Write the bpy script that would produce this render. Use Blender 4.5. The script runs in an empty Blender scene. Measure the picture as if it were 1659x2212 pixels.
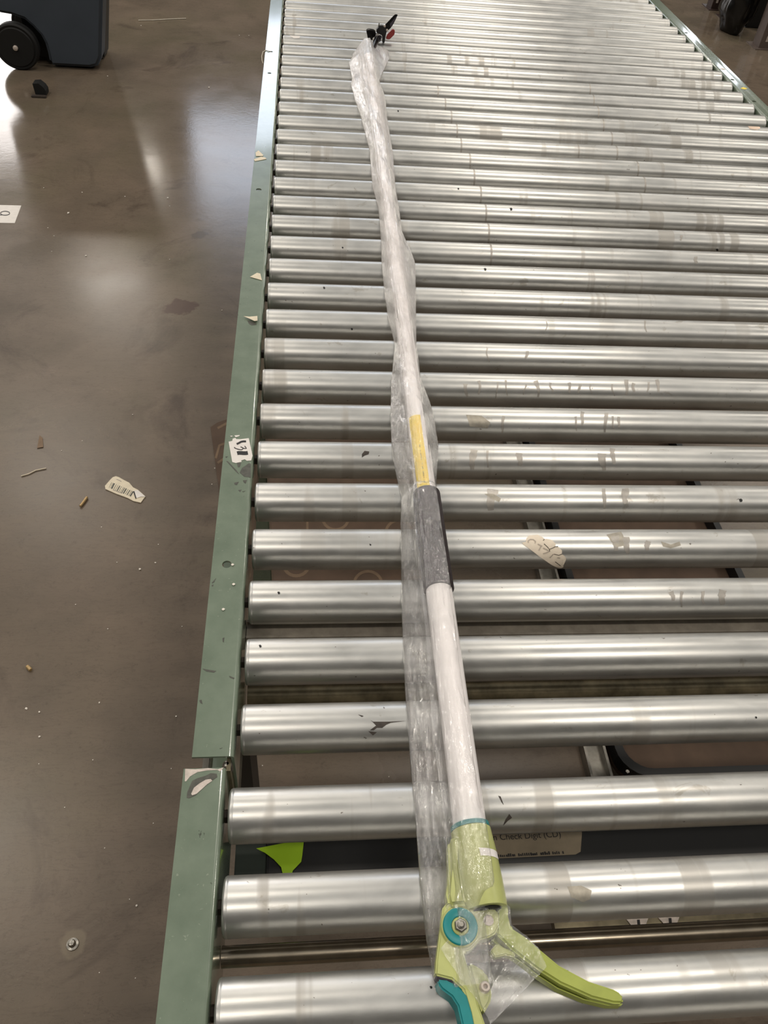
import bpy, bmesh, math, random
from mathutils import Vector, noise as mnoise
random.seed(7)
S = bpy.context.scene
COL = S.collection

# ------------------------------------------------------------------ camera
IMW, IMH, FOC = 1659.0, 2212.0, 1719.06
ZR = 0.738                      # height of the roller axes above the floor
PITCH, YAW, ROLL = 0.81581576, 0.14542966, 0.10880444
CAM = Vector((0.0598022, -0.3773157, 0.7157334 + ZR))
FWD = Vector((math.sin(YAW)*math.cos(PITCH), math.cos(YAW)*math.cos(PITCH), -math.sin(PITCH)))
_r = Vector((math.cos(YAW), -math.sin(YAW), 0)); _u = _r.cross(FWD)
RIGHT = math.cos(ROLL)*_r + math.sin(ROLL)*_u
UP = -math.sin(ROLL)*_r + math.cos(ROLL)*_u
cd = bpy.data.cameras.new('camera'); cam = bpy.data.objects.new('camera', cd); COL.objects.link(cam)
cd.sensor_fit = 'VERTICAL'; cd.sensor_height = 36.0; cd.lens = FOC/IMH*36.0; cd.clip_start = 0.02
from mathutils import Matrix
cam.matrix_world = Matrix(((RIGHT.x, UP.x, -FWD.x, CAM.x), (RIGHT.y, UP.y, -FWD.y, CAM.y),
                           (RIGHT.z, UP.z, -FWD.z, CAM.z), (0, 0, 0, 1)))
S.camera = cam

# ------------------------------------------------------------------ world, lamps, exposure
S.view_settings.view_transform = 'Standard'; S.view_settings.look = 'None'
S.view_settings.gamma = 1.0; S.view_settings.use_curve_mapping = False
S.view_settings.exposure = 0.0
w = bpy.data.worlds.new('hall'); S.world = w; w.use_nodes = True
bg = w.node_tree.nodes['Background']; bg.inputs[0].default_value = (0.96, 0.95, 0.92, 1); bg.inputs[1].default_value = 0.38

def area(name, loc, sx, sy, power, col, rot=(0, 0, 0), spread=math.pi):
    l = bpy.data.lights.new(name, 'AREA'); l.shape = 'RECTANGLE'; l.size = sx; l.size_y = sy
    l.energy = power; l.color = col; l.spread = spread
    o = bpy.data.objects.new(name, l); COL.objects.link(o); o.location = loc; o.rotation_euler = rot
    return o
for yy, LAMP_Z in ((-1.9, 5.8), (2.4, 5.8), (6.8, 5.8), (11.1, 5.8), (13.5, 4.9)):         # rows of high-bay lamps on the ceiling
    for xx in (-7.5, -3.0, 1.5, 6.0):
        area('ceiling_lamp', (xx if yy < 13 else xx+.22, yy, LAMP_Z), 1.0 if yy < 13 else .65, 0.34, 55 if yy < 13 else 26, (1.0, 0.92, 0.81))
# daylight through the openings in the far wall
area('daylight_window', (-0.6, 14.0, 5.05), 2.6, 2.0, 75, (0.78, 0.86, 1.0), (math.radians(-90), 0, 0))
area('daylight_window', (6.9, 14.0, 4.15), 1.3, 1.0, 26, (0.85, 0.92, 1.0), (math.radians(-90), 0, 0))
area('daylight_dock_door', (-5.6, 14.0, 2.6), 2.6, 4.6, 300, (1.0, 0.95, 0.92), (math.radians(-90), 0, 0))

# ------------------------------------------------------------------ measuring helpers
def ray(px, py):
    return (FWD + RIGHT*((px-IMW/2)/FOC) - UP*((py-IMH/2)/FOC)).normalized()
def at(px, py, z):
    d = ray(px, py); return CAM + d*((z-CAM.z)/d.z)
def at_y(px, py, y):
    d = ray(px, py); return CAM + d*((y-CAM.y)/d.y)
def on_cyl(px, py, yc, zc, r):
    d = ray(px, py); oy, oz = CAM.y-yc, CAM.z-zc
    a = d.y*d.y+d.z*d.z; b = oy*d.y+oz*d.z; c = oy*oy+oz*oz-r*r
    q = max(b*b-a*c, 0.0); return CAM + d*((-b-math.sqrt(q))/a)
def crop(pts, ox, oy, s):
    return [(ox+x/s, oy+y/s) for x, y in pts]

# ------------------------------------------------------------------ objects
def tag(o, label, cat, group=None):
    o['label'] = label; o['category'] = cat
    if group: o['group'] = group
    return o
def empty(name, loc, label=None, cat=None, group=None):
    o = bpy.data.objects.new(name, None); COL.objects.link(o); o.location = loc; o.empty_display_size = .05
    if label: tag(o, label, cat, group)
    return o
def link(name, me, mat, parent=None):
    o = bpy.data.objects.new(name, me); COL.objects.link(o)
    if mat is not None and len(me.materials) == 0: me.materials.append(mat)
    if parent:
        o.parent = parent
        p = parent; off = Vector((0, 0, 0))
        while p is not None: off += p.location; p = p.parent
        o.location = -off                          # meshes of parts are written in world coordinates
    return o
def mesh(name, vs, fs, mat, parent=None, smooth=False):
    me = bpy.data.meshes.new(name); me.from_pydata([tuple(v) for v in vs], [], fs); me.update()
    if smooth:
        for p in me.polygons: p.use_smooth = True
    return link(name, me, mat, parent)
def bmobj(name, bm, mat, parent=None, smooth=False, autosharp=None):
    bmesh.ops.recalc_face_normals(bm, faces=bm.faces)
    me = bpy.data.meshes.new(name); bm.to_mesh(me); bm.free()
    if smooth:
        for p in me.polygons: p.use_smooth = True
        if autosharp: me.set_sharp_from_angle(angle=math.radians(autosharp))
    return link(name, me, mat, parent)
def centre(o):
    """move a top-level mesh's origin to the middle of its base"""
    me = o.data; n = len(me.vertices)
    c = Vector((sum(v.co.x for v in me.vertices)/n, sum(v.co.y for v in me.vertices)/n, min(v.co.z for v in me.vertices)))
    me.transform(Matrix.Translation(-c)); o.location = c; return o
def prism(bm, pts, z0, z1):
    lo = [bm.verts.new((p[0], p[1], z0)) for p in pts]; hi = [bm.verts.new((p[0], p[1], z1)) for p in pts]
    n = len(pts)
    bm.faces.new(hi); bm.faces.new(list(reversed(lo)))
    for i in range(n): bm.faces.new((lo[i], lo[(i+1) % n], hi[(i+1) % n], hi[i]))
def plate(name, pxpts, z0, z1, mat, parent=None, bevel=0.0, seg=3):
    bm = bmesh.new(); prism(bm, [at(x, y, z1) for x, y in pxpts], z0, z1)
    if bevel:
        bm.normal_update(); bmesh.ops.recalc_face_normals(bm, faces=bm.faces)
        bmesh.ops.bevel(bm, geom=[e for e in bm.edges if len(e.link_faces) == 2 and e.calc_face_angle(0) > .6],
                        offset=bevel, segments=seg, affect='EDGES', clamp_overlap=True)
    bmesh.ops.triangulate(bm, faces=[f for f in bm.faces if len(f.verts) > 4])
    return bmobj(name, bm, mat, parent, True, 40)
def box(bm, x0, x1, y0, y1, z0, z1):
    prism(bm, [(x0, y0), (x1, y0), (x1, y1), (x0, y1)], z0, z1)
def boxobj(name, b, mat, parent=None, bevel=0.0):
    bm = bmesh.new(); box(bm, *b)
    if bevel:
        bmesh.ops.recalc_face_normals(bm, faces=bm.faces)
        bmesh.ops.bevel(bm, geom=bm.edges[:], offset=bevel, segments=2, affect='EDGES')
    return bmobj(name, bm, mat, parent, bevel > 0, 40)
def frame_of(d):
    d = d.normalized(); a = Vector((0, 0, 1)) if abs(d.z) < .9 else Vector((1, 0, 0))
    x = d.cross(a).normalized(); return x, x.cross(d).normalized()
def lathe(bm, p0, p1, prof, seg=32, cap=True):
    """prof: list of (distance from p0 along the axis, radius)"""
    p0, p1 = Vector(p0), Vector(p1); d = (p1-p0).normalized(); x, y = frame_of(d); rings = []
    for t, r in prof:
        rings.append([bm.verts.new(p0+d*t+(x*math.cos(a)+y*math.sin(a))*r) for a in [2*math.pi*i/seg for i in range(seg)]])
    for a, b in zip(rings, rings[1:]):
        for i in range(seg): bm.faces.new((a[i], a[(i+1) % seg], b[(i+1) % seg], b[i]))
    if cap:
        bm.faces.new(list(reversed(rings[0]))); bm.faces.new(rings[-1])
def tube(name, p0, p1, r, mat, parent=None, seg=24, bev=0.0):
    L = (Vector(p1)-Vector(p0)).length
    prof = [(0, r-bev), (bev, r), (L-bev, r), (L, r-bev)] if bev else [(0, r), (L, r)]
    bm = bmesh.new(); lathe(bm, p0, p1, prof, seg); return bmobj(name, bm, mat, parent, True, 45)
def sweep(name, pts, r, mat, parent=None, seg=6, smooth=True):
    pts = [Vector(p) for p in pts]; bm = bmesh.new(); rings = []
    for i, p in enumerate(pts):
        d = pts[min(i+1, len(pts)-1)]-pts[max(i-1, 0)]; x, y = frame_of(d)
        rr = r(i/(len(pts)-1)) if callable(r) else r
        rings.append([bm.verts.new(p+(x*math.cos(a)+y*math.sin(a))*rr) for a in [2*math.pi*k/seg for k in range(seg)]])
    for a, b in zip(rings, rings[1:]):
        for i in range(seg): bm.faces.new((a[i], a[(i+1) % seg], b[(i+1) % seg], b[i]))
    bm.faces.new(list(reversed(rings[0]))); bm.faces.new(rings[-1])
    return bmobj(name, bm, mat, parent, smooth, 60)
def sheet(name, pts3, thick, mat, parent=None, curl=0.0, seed=0, cuts=0):
    """thin solid sheet from a polygon of world points; curl lifts it by noise (never below its base)"""
    bm = bmesh.new(); vs = [bm.verts.new(p) for p in pts3]; f = bm.faces.new(vs)
    if cuts:
        r = bmesh.ops.triangulate(bm, faces=[f])
        for _ in range(cuts): bmesh.ops.subdivide_edges(bm, edges=bm.edges[:], cuts=1, use_grid_fill=True)
    bm.normal_update()
    if sum(ff.normal.z for ff in bm.faces) < 0: bmesh.ops.reverse_faces(bm, faces=bm.faces[:])
    if curl:
        for v in bm.verts:
            v.co.z += curl*(0.5+0.5*mnoise.noise(Vector((v.co.x*28+seed*7.1, v.co.y*28, seed*3.3))))
    r = bmesh.ops.extrude_face_region(bm, geom=bm.faces[:])
    for v in [g for g in r['geom'] if isinstance(g, bmesh.types.BMVert)]: v.co.z += thick
    bmesh.ops.triangulate(bm, faces=[ff for ff in bm.faces if len(ff.verts) > 4])
    return bmobj(name, bm, mat, parent)
def ribbon_pts(path, wd):
    """outline of a stroke in pixel space"""
    L, R = [], []
    n = len(path)
    for i, (x, y) in enumerate(path):
        a = path[max(i-1, 0)]; b = path[min(i+1, n-1)]; dx, dy = b[0]-a[0], b[1]-a[1]; l = math.hypot(dx, dy) or 1
        k = wd[i] if isinstance(wd, (list, tuple)) else wd
        L.append((x-dy/l*k/2, y+dx/l*k/2)); R.append((x+dy/l*k/2, y-dx/l*k/2))
    return L+R[::-1]
def strokes(name, paths, wd, z, mat, parent, lift=.0002):
    bm = bmesh.new()
    for p in paths:
        o = ribbon_pts(p, wd); n = len(p)
        L, R = o[:n], o[n:][::-1]
        a = [bm.verts.new(at(x, y, z+lift)) for x, y in L]; b = [bm.verts.new(at(x, y, z+lift)) for x, y in R]
        for i in range(n-1): bm.faces.new((a[i], a[i+1], b[i+1], b[i]))
    me_o = bmobj(name, bm, mat, parent); return me_o
def cyl_patch(name, pxpoly, yc, zc, r, lift, mat, parent, cuts=2):
    """thin patch that follows a roller's surface"""
    bm = bmesh.new(); vs = [bm.verts.new(on_cyl(x, y, yc, zc, r)) for x, y in pxpoly]
    f = bm.faces.new(vs); bmesh.ops.triangulate(bm, faces=[f])
    for _ in range(cuts): bmesh.ops.subdivide_edges(bm, edges=bm.edges[:], cuts=1, use_grid_fill=True)
    for v in bm.verts:
        d = Vector((0, v.co.y-yc, v.co.z-zc)).normalized(); v.co = Vector((v.co.x, yc, zc))+d*(r+lift)
    return bmobj(name, bm, mat, parent, True)

# ------------------------------------------------------------------ materials
def lin(c):
    return tuple((v/255/12.92 if v/255 <= .04045 else ((v/255+.055)/1.055)**2.4) for v in c)+(1,)
class NT:
    def __init__(s, name):
        s.m = bpy.data.materials.new(name); s.m.use_nodes = True; s.t = s.m.node_tree
        s.p = s.t.nodes['Principled BSDF']; s.out = s.t.nodes['Material Output']
    def n(s, typ, **kw):
        nd = s.t.nodes.new(typ)
        for k, v in kw.items():
            if isinstance(k, str) and hasattr(nd, k): setattr(nd, k, v)
        return nd
    def l(s, a, b): s.t.links.new(a, b)
    def set(s, **kw):
        for k, v in kw.items(): s.p.inputs[k.replace('_', ' ')].default_value = v
        return s
    def coord(s, kind='Object', scale=(1, 1, 1)):
        c = s.n('ShaderNodeTexCoord'); m = s.n('ShaderNodeMapping'); m.inputs['Scale'].default_value = scale
        s.l(c.outputs[kind], m.inputs[0]); return m.outputs[0]
    def world(s, scale=(1, 1, 1)):
        c = s.n('ShaderNodeNewGeometry'); m = s.n('ShaderNodeMapping'); m.inputs['Scale'].default_value = scale
        s.l(c.outputs['Position'], m.inputs[0]); return m.outputs[0]
    def noise(s, vec, sc, det=4, rough=.55, dist=0):
        t = s.n('ShaderNodeTexNoise'); t.inputs['Scale'].default_value = sc; t.inputs['Detail'].default_value = det
        t.inputs['Roughness'].default_value = rough; t.inputs['Distortion'].default_value = dist
        s.l(vec, t.inputs['Vector']); return t.outputs['Fac']
    def ramp(s, fac, stops):
        r = s.n('ShaderNodeValToRGB'); e = r.color_ramp.elements
        while len(e) < len(stops): e.new(.5)
        for k, (pos, c) in zip(e, stops):
            k.position = pos; k.color = c if isinstance(c, tuple) else (c, c, c, 1)
        s.l(fac, r.inputs[0]); return r.outputs['Color']
    def mix(s, fac, a, b, mode='MIX'):
        m = s.n('ShaderNodeMix'); m.data_type = 'RGBA'; m.blend_type = mode
        for v, i in ((fac, 0), (a, 6), (b, 7)):
            if isinstance(v, (int, float, tuple)): m.inputs[i].default_value = v
            else: s.l(v, m.inputs[i])
        return m.outputs[2]
    def math(s, op, a, b=0.0):
        m = s.n('ShaderNodeMath'); m.operation = op
        for v, i in ((a, 0), (b, 1)):
            if isinstance(v, (int, float)): m.inputs[i].default_value = v
            else: s.l(v, m.inputs[i])
        return m.outputs[0]
    def bump(s, h, st, dist=.002):
        b = s.n('ShaderNodeBump'); b.inputs['Strength'].default_value = st; b.inputs['Distance'].default_value = dist
        s.l(h, b.inputs['Height']); s.l(b.outputs[0], s.p.inputs['Normal']); return b.outputs[0]
def plain(name, rgb, rough=.5, metal=0.0, var=.12, sc=40, spec=.5, bump=0.0):
    t = NT(name); c = lin(rgb); f = t.noise(t.world(), sc, 4)
    lo = tuple(v*(1-var) for v in c[:3])+(1,); hi = tuple(min(1, v*(1+var)) for v in c[:3])+(1,)
    t.l(t.ramp(f, [(.3, lo), (.7, hi)]), t.p.inputs['Base Color'])
    t.set(Roughness=rough, Metallic=metal); t.p.inputs['Specular IOR Level'].default_value = spec
    if bump: t.bump(f, bump)
    return t.m

def floor_mat():
    t = NT('sealed_concrete'); v = t.world()
    big = t.noise(v, .9, 5, .6, .4); mid = t.noise(v, 4.2, 6, .62, .3); fine = t.noise(v, 60, 4, .7); grit = t.noise(v, 420, 2, .6)
    base = t.ramp(big, [(.30, lin((92, 81, 70))), (.5, lin((106, 95, 82))), (.70, lin((102, 95, 76)))])
    c = t.mix(t.ramp(mid, [(.35, 0.0), (.75, .55)]), base, lin((130, 113, 97)))
    c = t.mix(t.ramp(t.noise(v, 2.3, 7, .7, 1.2), [(.56, 0.0), (.70, .6)]), c, lin((70, 58, 50)))
    c = t.mix(t.ramp(fine, [(.58, 0.0), (.75, .35)]), c, lin((66, 56, 48)))
    c = t.mix(t.ramp(grit, [(.66, 0.0), (.75, .35)]), c, lin((150, 136, 120)))
    cr = t.noise(t.world((3, 16, 1)), 3.1, 6, .7, 2.0)
    c = t.mix(t.ramp(cr, [(.487, 0.0), (.5, .42), (.513, 0.0)]), c, lin((62, 52, 46)))
    # two old stains on the concrete
    def stain(x, y, rx, ry, col, c, amt):
        m = t.n('ShaderNodeMapping'); g = t.n('ShaderNodeNewGeometry'); t.l(g.outputs['Position'], m.inputs[0])
        m.inputs['Location'].default_value = (-x/rx, -y/ry, 0); m.inputs['Scale'].default_value = (1/rx, 1/ry, 0)
        ln = t.n('ShaderNodeVectorMath'); ln.operation = 'LENGTH'; t.l(m.outputs[0], ln.inputs[0])
        d = t.math('ADD', ln.outputs['Value'], t.math('MULTIPLY', t.math('SUBTRACT', t.noise(v, 22, 4), .5), 1.6))
        return t.mix(t.ramp(d, [(.75, amt), (.95, 0.0)]), c, col)
    p = at(385, 664, 0); c = stain(p.x, p.y, .062, .05, lin((82, 62, 54)), c, .75)
    p = at(432, 508, 0); c = stain(p.x, p.y, .03, .03, lin((84, 74, 62)), c, .6)
    p = at(157, 2040, 0); c = stain(p.x, p.y, .026, .024, lin((128, 116, 98)), c, .7)
    t.l(c, t.p.inputs['Base Color'])
    # the sealer is worn dull along the walkway beside the conveyor, still glossy further down the aisle
    g2 = t.n('ShaderNodeNewGeometry'); sx = t.n('ShaderNodeSeparateXYZ'); t.l(g2.outputs['Position'], sx.inputs[0])
    yy = t.math('ADD', sx.outputs['Y'], t.math('MULTIPLY', t.math('SUBTRACT', big, .5), 1.2))
    worn = t.n('ShaderNodeMapRange'); worn.inputs['From Min'].default_value = 1.2; worn.inputs['From Max'].default_value = 3.0
    worn.inputs['To Min'].default_value = .17; worn.inputs['To Max'].default_value = 0.0; t.l(yy, worn.inputs['Value'])
    t.l(t.math('ADD', t.ramp(mid, [(.3, .09), (.8, .15)]), worn.outputs[0]), t.p.inputs['Roughness']); t.p.inputs['Specular IOR Level'].default_value = .32
    t.bump(t.math('ADD', t.math('MULTIPLY', fine, .4), mid), .10, .003)
    return t.m

def roller_mat():
    t = NT('galvanised_steel'); oi = t.n('ShaderNodeObjectInfo')
    g = t.n('ShaderNodeNewGeometry'); pos = g.outputs['Position']
    def v(sc):
        m = t.n('ShaderNodeMapping'); m.inputs['Scale'].default_value = sc; t.l(pos, m.inputs[0]); return m.outputs[0]
    cloud = t.noise(v((14, 30, 30)), 1.0, 5, .6, .3)
    c = t.ramp(cloud, [(.3, lin((192, 191, 187))), (.55, lin((204, 203, 199))), (.75, lin((213, 211, 206)))])
    # rings of grime worn round the rollers, and drips
    ring = t.noise(v((30, 2.5, 1.2)), 1.0, 3, .5, .25); zone = t.noise(v((2.0, 3.0, 0)), 1.0, 2, .5)
    rm = t.math('MULTIPLY', t.ramp(ring, [(.56, 0.0), (.62, 1.0)]), t.ramp(zone, [(.47, 0.0), (.58, .5)]))
    c = t.mix(rm, c, lin((158, 151, 141)))
    blot = t.noise(v((34, 40, 40)), 1.0, 5, .65, .6)
    c = t.mix(t.ramp(blot, [(.64, 0.0), (.70, .45)]), c, lin((150, 141, 126)))
    spk = t.noise(v((170, 240, 240)), 1.0, 2, .5)
    c = t.mix(t.ramp(spk, [(.75, 0.0), (.77, .8)]), c, lin((92, 84, 74)))
    t.l(c, t.p.inputs['Base Color'])
    ro = t.math('ADD', t.math('MULTIPLY', t.math('SUBTRACT', cloud, .5), .18), .355)
    ro = t.math('ADD', ro, t.math('MULTIPLY', rm, .16))
    t.l(ro, t.p.inputs['Roughness']); t.set(Metallic=.87)
    t.bump(t.noise(v((160, 420, 420)), 1.0, 3, .6), .03, .001)
    return t.m

def rail_mat():
    t = NT('green_rail_paint'); v = t.world()
    c = t.ramp(t.noise(v, 30, 5, .6), [(.3, lin((104, 118, 100))), (.7, lin((120, 133, 115)))])
    c = t.mix(t.ramp(t.noise(t.world((150, 60, 150)), 1.0, 4, .6), [(.70, 0.0), (.73, .8)]), c, lin((54, 58, 46)))
    c = t.mix(t.ramp(t.noise(v, 260, 2, .6), [(.70, 0.0), (.76, .35)]), c, lin((170, 176, 158)))
    t.l(c, t.p.inputs['Base Color']); t.set(Roughness=.22); t.p.inputs['Coat Weight'].default_value = .8; t.p.inputs['Coat Roughness'].default_value = .07
    t.bump(t.noise(v, 35, 3), .015, .004)
    return t.m

def film_mat():
    t = NT('clear_film'); g = t.n('ShaderNodeNewGeometry')
    def v(sc):
        m = t.n('ShaderNodeMapping'); m.inputs['Scale'].default_value = sc; t.l(g.outputs['Position'], m.inputs[0]); return m.outputs[0]
    cr = t.noise(v((210, 90, 210)), 1.0, 4, .6, 1.0)
    h = t.math('ADD', t.noise(v((70, 26, 70)), 1.0, 2, .5, .6), t.math('MULTIPLY', t.math('ABSOLUTE', t.math('SUBTRACT', cr, .5)), 1.2))
    b = t.n('ShaderNodeBump'); b.inputs['Strength'].default_value = 1.0; b.inputs['Distance'].default_value = .0012; t.l(h, b.inputs['Height'])
    gl = t.n('ShaderNodeBsdfGlossy'); gl.inputs['Roughness'].default_value = .11; gl.inputs['Color'].default_value = (1, 1, 1, 1); t.l(b.outputs[0], gl.inputs['Normal'])
    tr = t.n('ShaderNodeBsdfTransparent'); tr.inputs['Color'].default_value = (.99, .99, .99, 1)
    fr = t.n('ShaderNodeFresnel'); t.l(t.math('SUBTRACT', 1.5, t.math('MULTIPLY', g.outputs['Backfacing'], .8333)), fr.inputs['IOR'])
    m1 = t.n('ShaderNodeMixShader'); t.l(t.math('ADD', t.math('MULTIPLY', fr.outputs[0], 3.4), .02), m1.inputs[0]); t.l(tr.outputs[0], m1.inputs[1]); t.l(gl.outputs[0], m1.inputs[2])
    di = t.n('ShaderNodeBsdfDiffuse'); di.inputs['Color'].default_value = lin((250, 247, 246))
    tl = t.n('ShaderNodeBsdfTranslucent'); tl.inputs['Color'].default_value = lin((250, 247, 246))
    m3 = t.n('ShaderNodeMixShader'); m3.inputs[0].default_value = .5; t.l(di.outputs[0], m3.inputs[1]); t.l(tl.outputs[0], m3.inputs[2])
    at_ = t.n('ShaderNodeAttribute'); at_.attribute_name = 'layers'
    hz = t.math('MULTIPLY', at_.outputs['Fac'], t.math('ADD', t.math('MULTIPLY', t.noise(v((60, 25, 60)), 1.0, 4, .6), 1.4), .3))
    hz.node.use_clamp = True
    m2 = t.n('ShaderNodeMixShader'); t.l(hz, m2.inputs[0]); t.l(m1.outputs[0], m2.inputs[1]); t.l(m3.outputs[0], m2.inputs[2])
    t.l(m2.outputs[0], t.out.inputs['Surface'])
    return t.m

M = {}
M['floor'] = floor_mat(); M['roller'] = roller_mat(); M['rail'] = rail_mat(); M['film'] = film_mat()
M['steel'] = plain('dull_steel', (150, 146, 138), .35, .9, .25, 60)
M['dirty_steel'] = plain('dirty_brown_steel', (132, 122, 98), .32, .6, .45, 45)
M['brace'] = plain('polished_brace_steel', (150, 140, 124), .24, .9, .2, 50)
M['galv'] = plain('weathered_zinc', (158, 150, 138), .4, .35, .2, 60)
M['cap'] = plain('bearing_cap', (70, 62, 55), .5, .6)
M['black'] = plain('black_plastic', (16, 16, 16), .45)
M['black_gloss'] = plain('black_coated_blade', (18, 17, 17), .22, .2)
M['rubber'] = plain('black_rubber', (12, 12, 11), .7)
M['bin'] = plain('blue_grey_bin_plastic', (66, 74, 84), .5, 0, .08, 8)
M['white_pole'] = plain('white_coated_aluminium', (250, 244, 242), .28, 0, .03, 30)
M['foam'] = plain('charcoal_foam_grip', (60, 53, 54), .85, 0, .25, 220, .3, .3)
M['yellow'] = plain('yellow_sticker', (255, 220, 22), .35, 0, .05, 30)
M['ink'] = plain('black_ink', (26, 24, 26), .6)
M['grey_ink'] = plain('grey_ink', (150, 140, 132), .6)
M['faint_ink'] = plain('faded_ink', (186, 174, 160), .6)
M['shaded_label'] = plain('shade_toned_label_paper', (132, 120, 100), .7, 0, .1, 60)  # white label paper toned down to carry the shade under the rollers
M['lime'] = plain('lime_green_nylon', (188, 193, 122), .32, 0, .06, 80)
M['olive'] = plain('olive_green_nylon', (166, 176, 84), .35, 0, .08, 80)
M['teal'] = plain('teal_rubber_grip', (14, 132, 134), .38, 0, .08, 60)
M['dark_strip'] = plain('dark_grey_rubber', (72, 66, 76), .55)
M['paper'] = plain('white_paper', (228, 222, 216), .7, 0, .05, 60)
M['cream_paper'] = plain('cream_paper', (224, 212, 188), .75, 0, .08, 90)
M['worn_label'] = plain('worn_cream_label', (238, 224, 204), .7, 0, .06, 120)
M['neon'] = plain('yellow_green_paper', (170, 214, 20), .6, 0, .05, 30)
M['card'] = plain('brown_cardboard', (92, 73, 58), .75, 0, .15, 25)
M['card_print'] = plain('pale_print_on_cardboard', (124, 102, 80), .75, 0, .1, 60)
M['crumb'] = plain('white_foam', (236, 228, 216), .8, 0, .05, 200)
M['tan'] = plain('tan_wood', (190, 160, 112), .75, 0, .2, 120)
M['bare'] = plain('bare_metal_chip', (206, 194, 184), .4, .3, .2, 160)
M['primer_and_shadow'] = plain('dark_primer_and_shadow', (78, 78, 70), .5, 0, .3, 160)
M['residue'] = plain('dark_residue', (62, 54, 48), .6, 0, .3, 200)
M['flake'] = plain('black_flake', (20, 18, 17), .55)
M['brown_steel'] = plain('dark_brown_rack_paint', (58, 44, 40), .45, .1)
M['grey_brown'] = plain('grey_brown_rack_paint', (92, 80, 74), .45, .1)
M['bag'] = plain('black_bin_liner', (6, 6, 6), .3, 0, .2, 40)
M['red'] = plain('red_plastic', (158, 52, 48), .4)
M['dark_green'] = plain('dark_green_paint', (36, 46, 38), .5)
M['string'] = plain('pale_string', (205, 196, 180), .8)
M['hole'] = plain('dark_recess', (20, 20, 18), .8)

# ------------------------------------------------------------------ floor
bm = bmesh.new(); box(bm, -16, 18, -9, 22, -.06, 0)
fl = bmobj('floor', bm, M['floor']); fl['kind'] = 'structure'; fl['label'] = 'polished brown grey concrete floor'

wl = boxobj('wall_back', (-16, 18, 14.06, 14.25, 0, 6.6), plain('grey_wall_paint', (54, 54, 52), .7, 0, .05, 3))
wl['kind'] = 'structure'; wl['label'] = 'plain grey wall at the end of the hall'
for nm, b in (('wall_front_blocker', (-16, 18, -4.9, -4.7, 0, 6.6)), ('wall_left', (-16.2, -16.0, -4.7, 14.06, 0, 6.6)), ('wall_right', (18.0, 18.2, -4.7, 14.06, 0, 6.6))):  # unseen; front wall added close behind the camera to darken the roller undersides
    o = boxobj(nm, b, wl.data.materials[0]); o['kind'] = 'structure'; o['label'] = 'unseen plain grey wall of the hall'
# ------------------------------------------------------------------ conveyors
P = .0762; RAD = .0239; RLEN = 1.185; ROLL_TOP = ZR+RAD
RAIL_TOP = ZR+.018
bm = bmesh.new()
lathe(bm, (0, 0, 0), (RLEN, 0, 0), [(.0045, .0150), (.0045, .0185), (.0012, .0188), (.0002, .0200), (0, .0213), (.0007, .0229), (.0022, .02375), (.0034, .0239),
      (.0040, .02365), (.0046, .0239), (RLEN-.0046, .0239), (RLEN-.0040, .02365), (RLEN-.0034, .0239), (RLEN-.0022, .02375), (RLEN-.0007, .0229),
      (RLEN, .0213), (RLEN-.0002, .0200), (RLEN-.0012, .0188), (RLEN-.0045, .0185), (RLEN-.0045, .0150)], 48)
bmesh.ops.recalc_face_normals(bm, faces=bm.faces)
ROLLER_ME = bpy.data.meshes.new('roller'); bm.to_mesh(ROLLER_ME); bm.free()
for p in ROLLER_ME.polygons: p.use_smooth = True
ROLLER_ME.set_sharp_from_angle(angle=math.radians(50)); ROLLER_ME.materials.append(M['roller'])
bm = bmesh.new(); lathe(bm, (-.0042, 0, 0), (.0050, 0, 0), [(0, .0062), (.0092, .0062)], 6)
AXLE_ME = bpy.data.meshes.new('axle'); bmesh.ops.recalc_face_normals(bm, faces=bm.faces); bm.to_mesh(AXLE_ME); bm.free(); AXLE_ME.materials.append(M['cap'])

def rail_mesh(x_in, sgn, y0, y1):
    """C-channel with its web on the roller side; sgn=-1: flanges point to -x"""
    T, Wd, Hh, r = .0028, .0380, .104, .0045
    prof = [(Wd, 0)]
    prof += [(r-r*math.sin(a), -(r-r*math.cos(a))) for a in [math.pi/2*k/5 for k in range(6)]]
    prof += [(r-r*math.cos(a), -(Hh-r+r*math.sin(a))) for a in [math.pi/2*k/5 for k in range(6)]]
    prof += [(Wd, -Hh), (Wd, -Hh+T), (T, -Hh+T), (T, -T), (Wd, -T)]
    bm = bmesh.new()
    a = [bm.verts.new((x_in+sgn*p[0], y0, RAIL_TOP+p[1])) for p in prof]; b = [bm.verts.new((x_in+sgn*p[0], y1, RAIL_TOP+p[1])) for p in prof]
    n = len(prof)
    for i in range(n): bm.faces.new((a[i], a[(i+1) % n], b[(i+1) % n], b[i]))
    bm.faces.new(a); bm.faces.new(list(reversed(b)))
    return bm
def cut_holes(o, holes):
    """drill real holes through the rail's top flange"""
    if not holes: return
    bm = bmesh.new()
    for (x, y, r) in holes: lathe(bm, (x, y, RAIL_TOP-.02), (x, y, RAIL_TOP+.01), [(0, r), (.03, r)], 20)
    c = bmobj('cutter', bm, M['rail']); c.location = o.matrix_world.translation*0
    md = o.modifiers.new('holes', 'BOOLEAN'); md.operation = 'DIFFERENCE'; md.object = c; md.solver = 'EXACT'
    bpy.context.view_layer.update()
    dg = bpy.context.evaluated_depsgraph_get(); me = bpy.data.meshes.new_from_object(o.evaluated_get(dg))
    o.modifiers.clear(); o.data = me
    for p in me.polygons: p.use_smooth = True
    me.set_sharp_from_angle(angle=math.radians(35))
    bpy.data.objects.remove(c)

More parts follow.
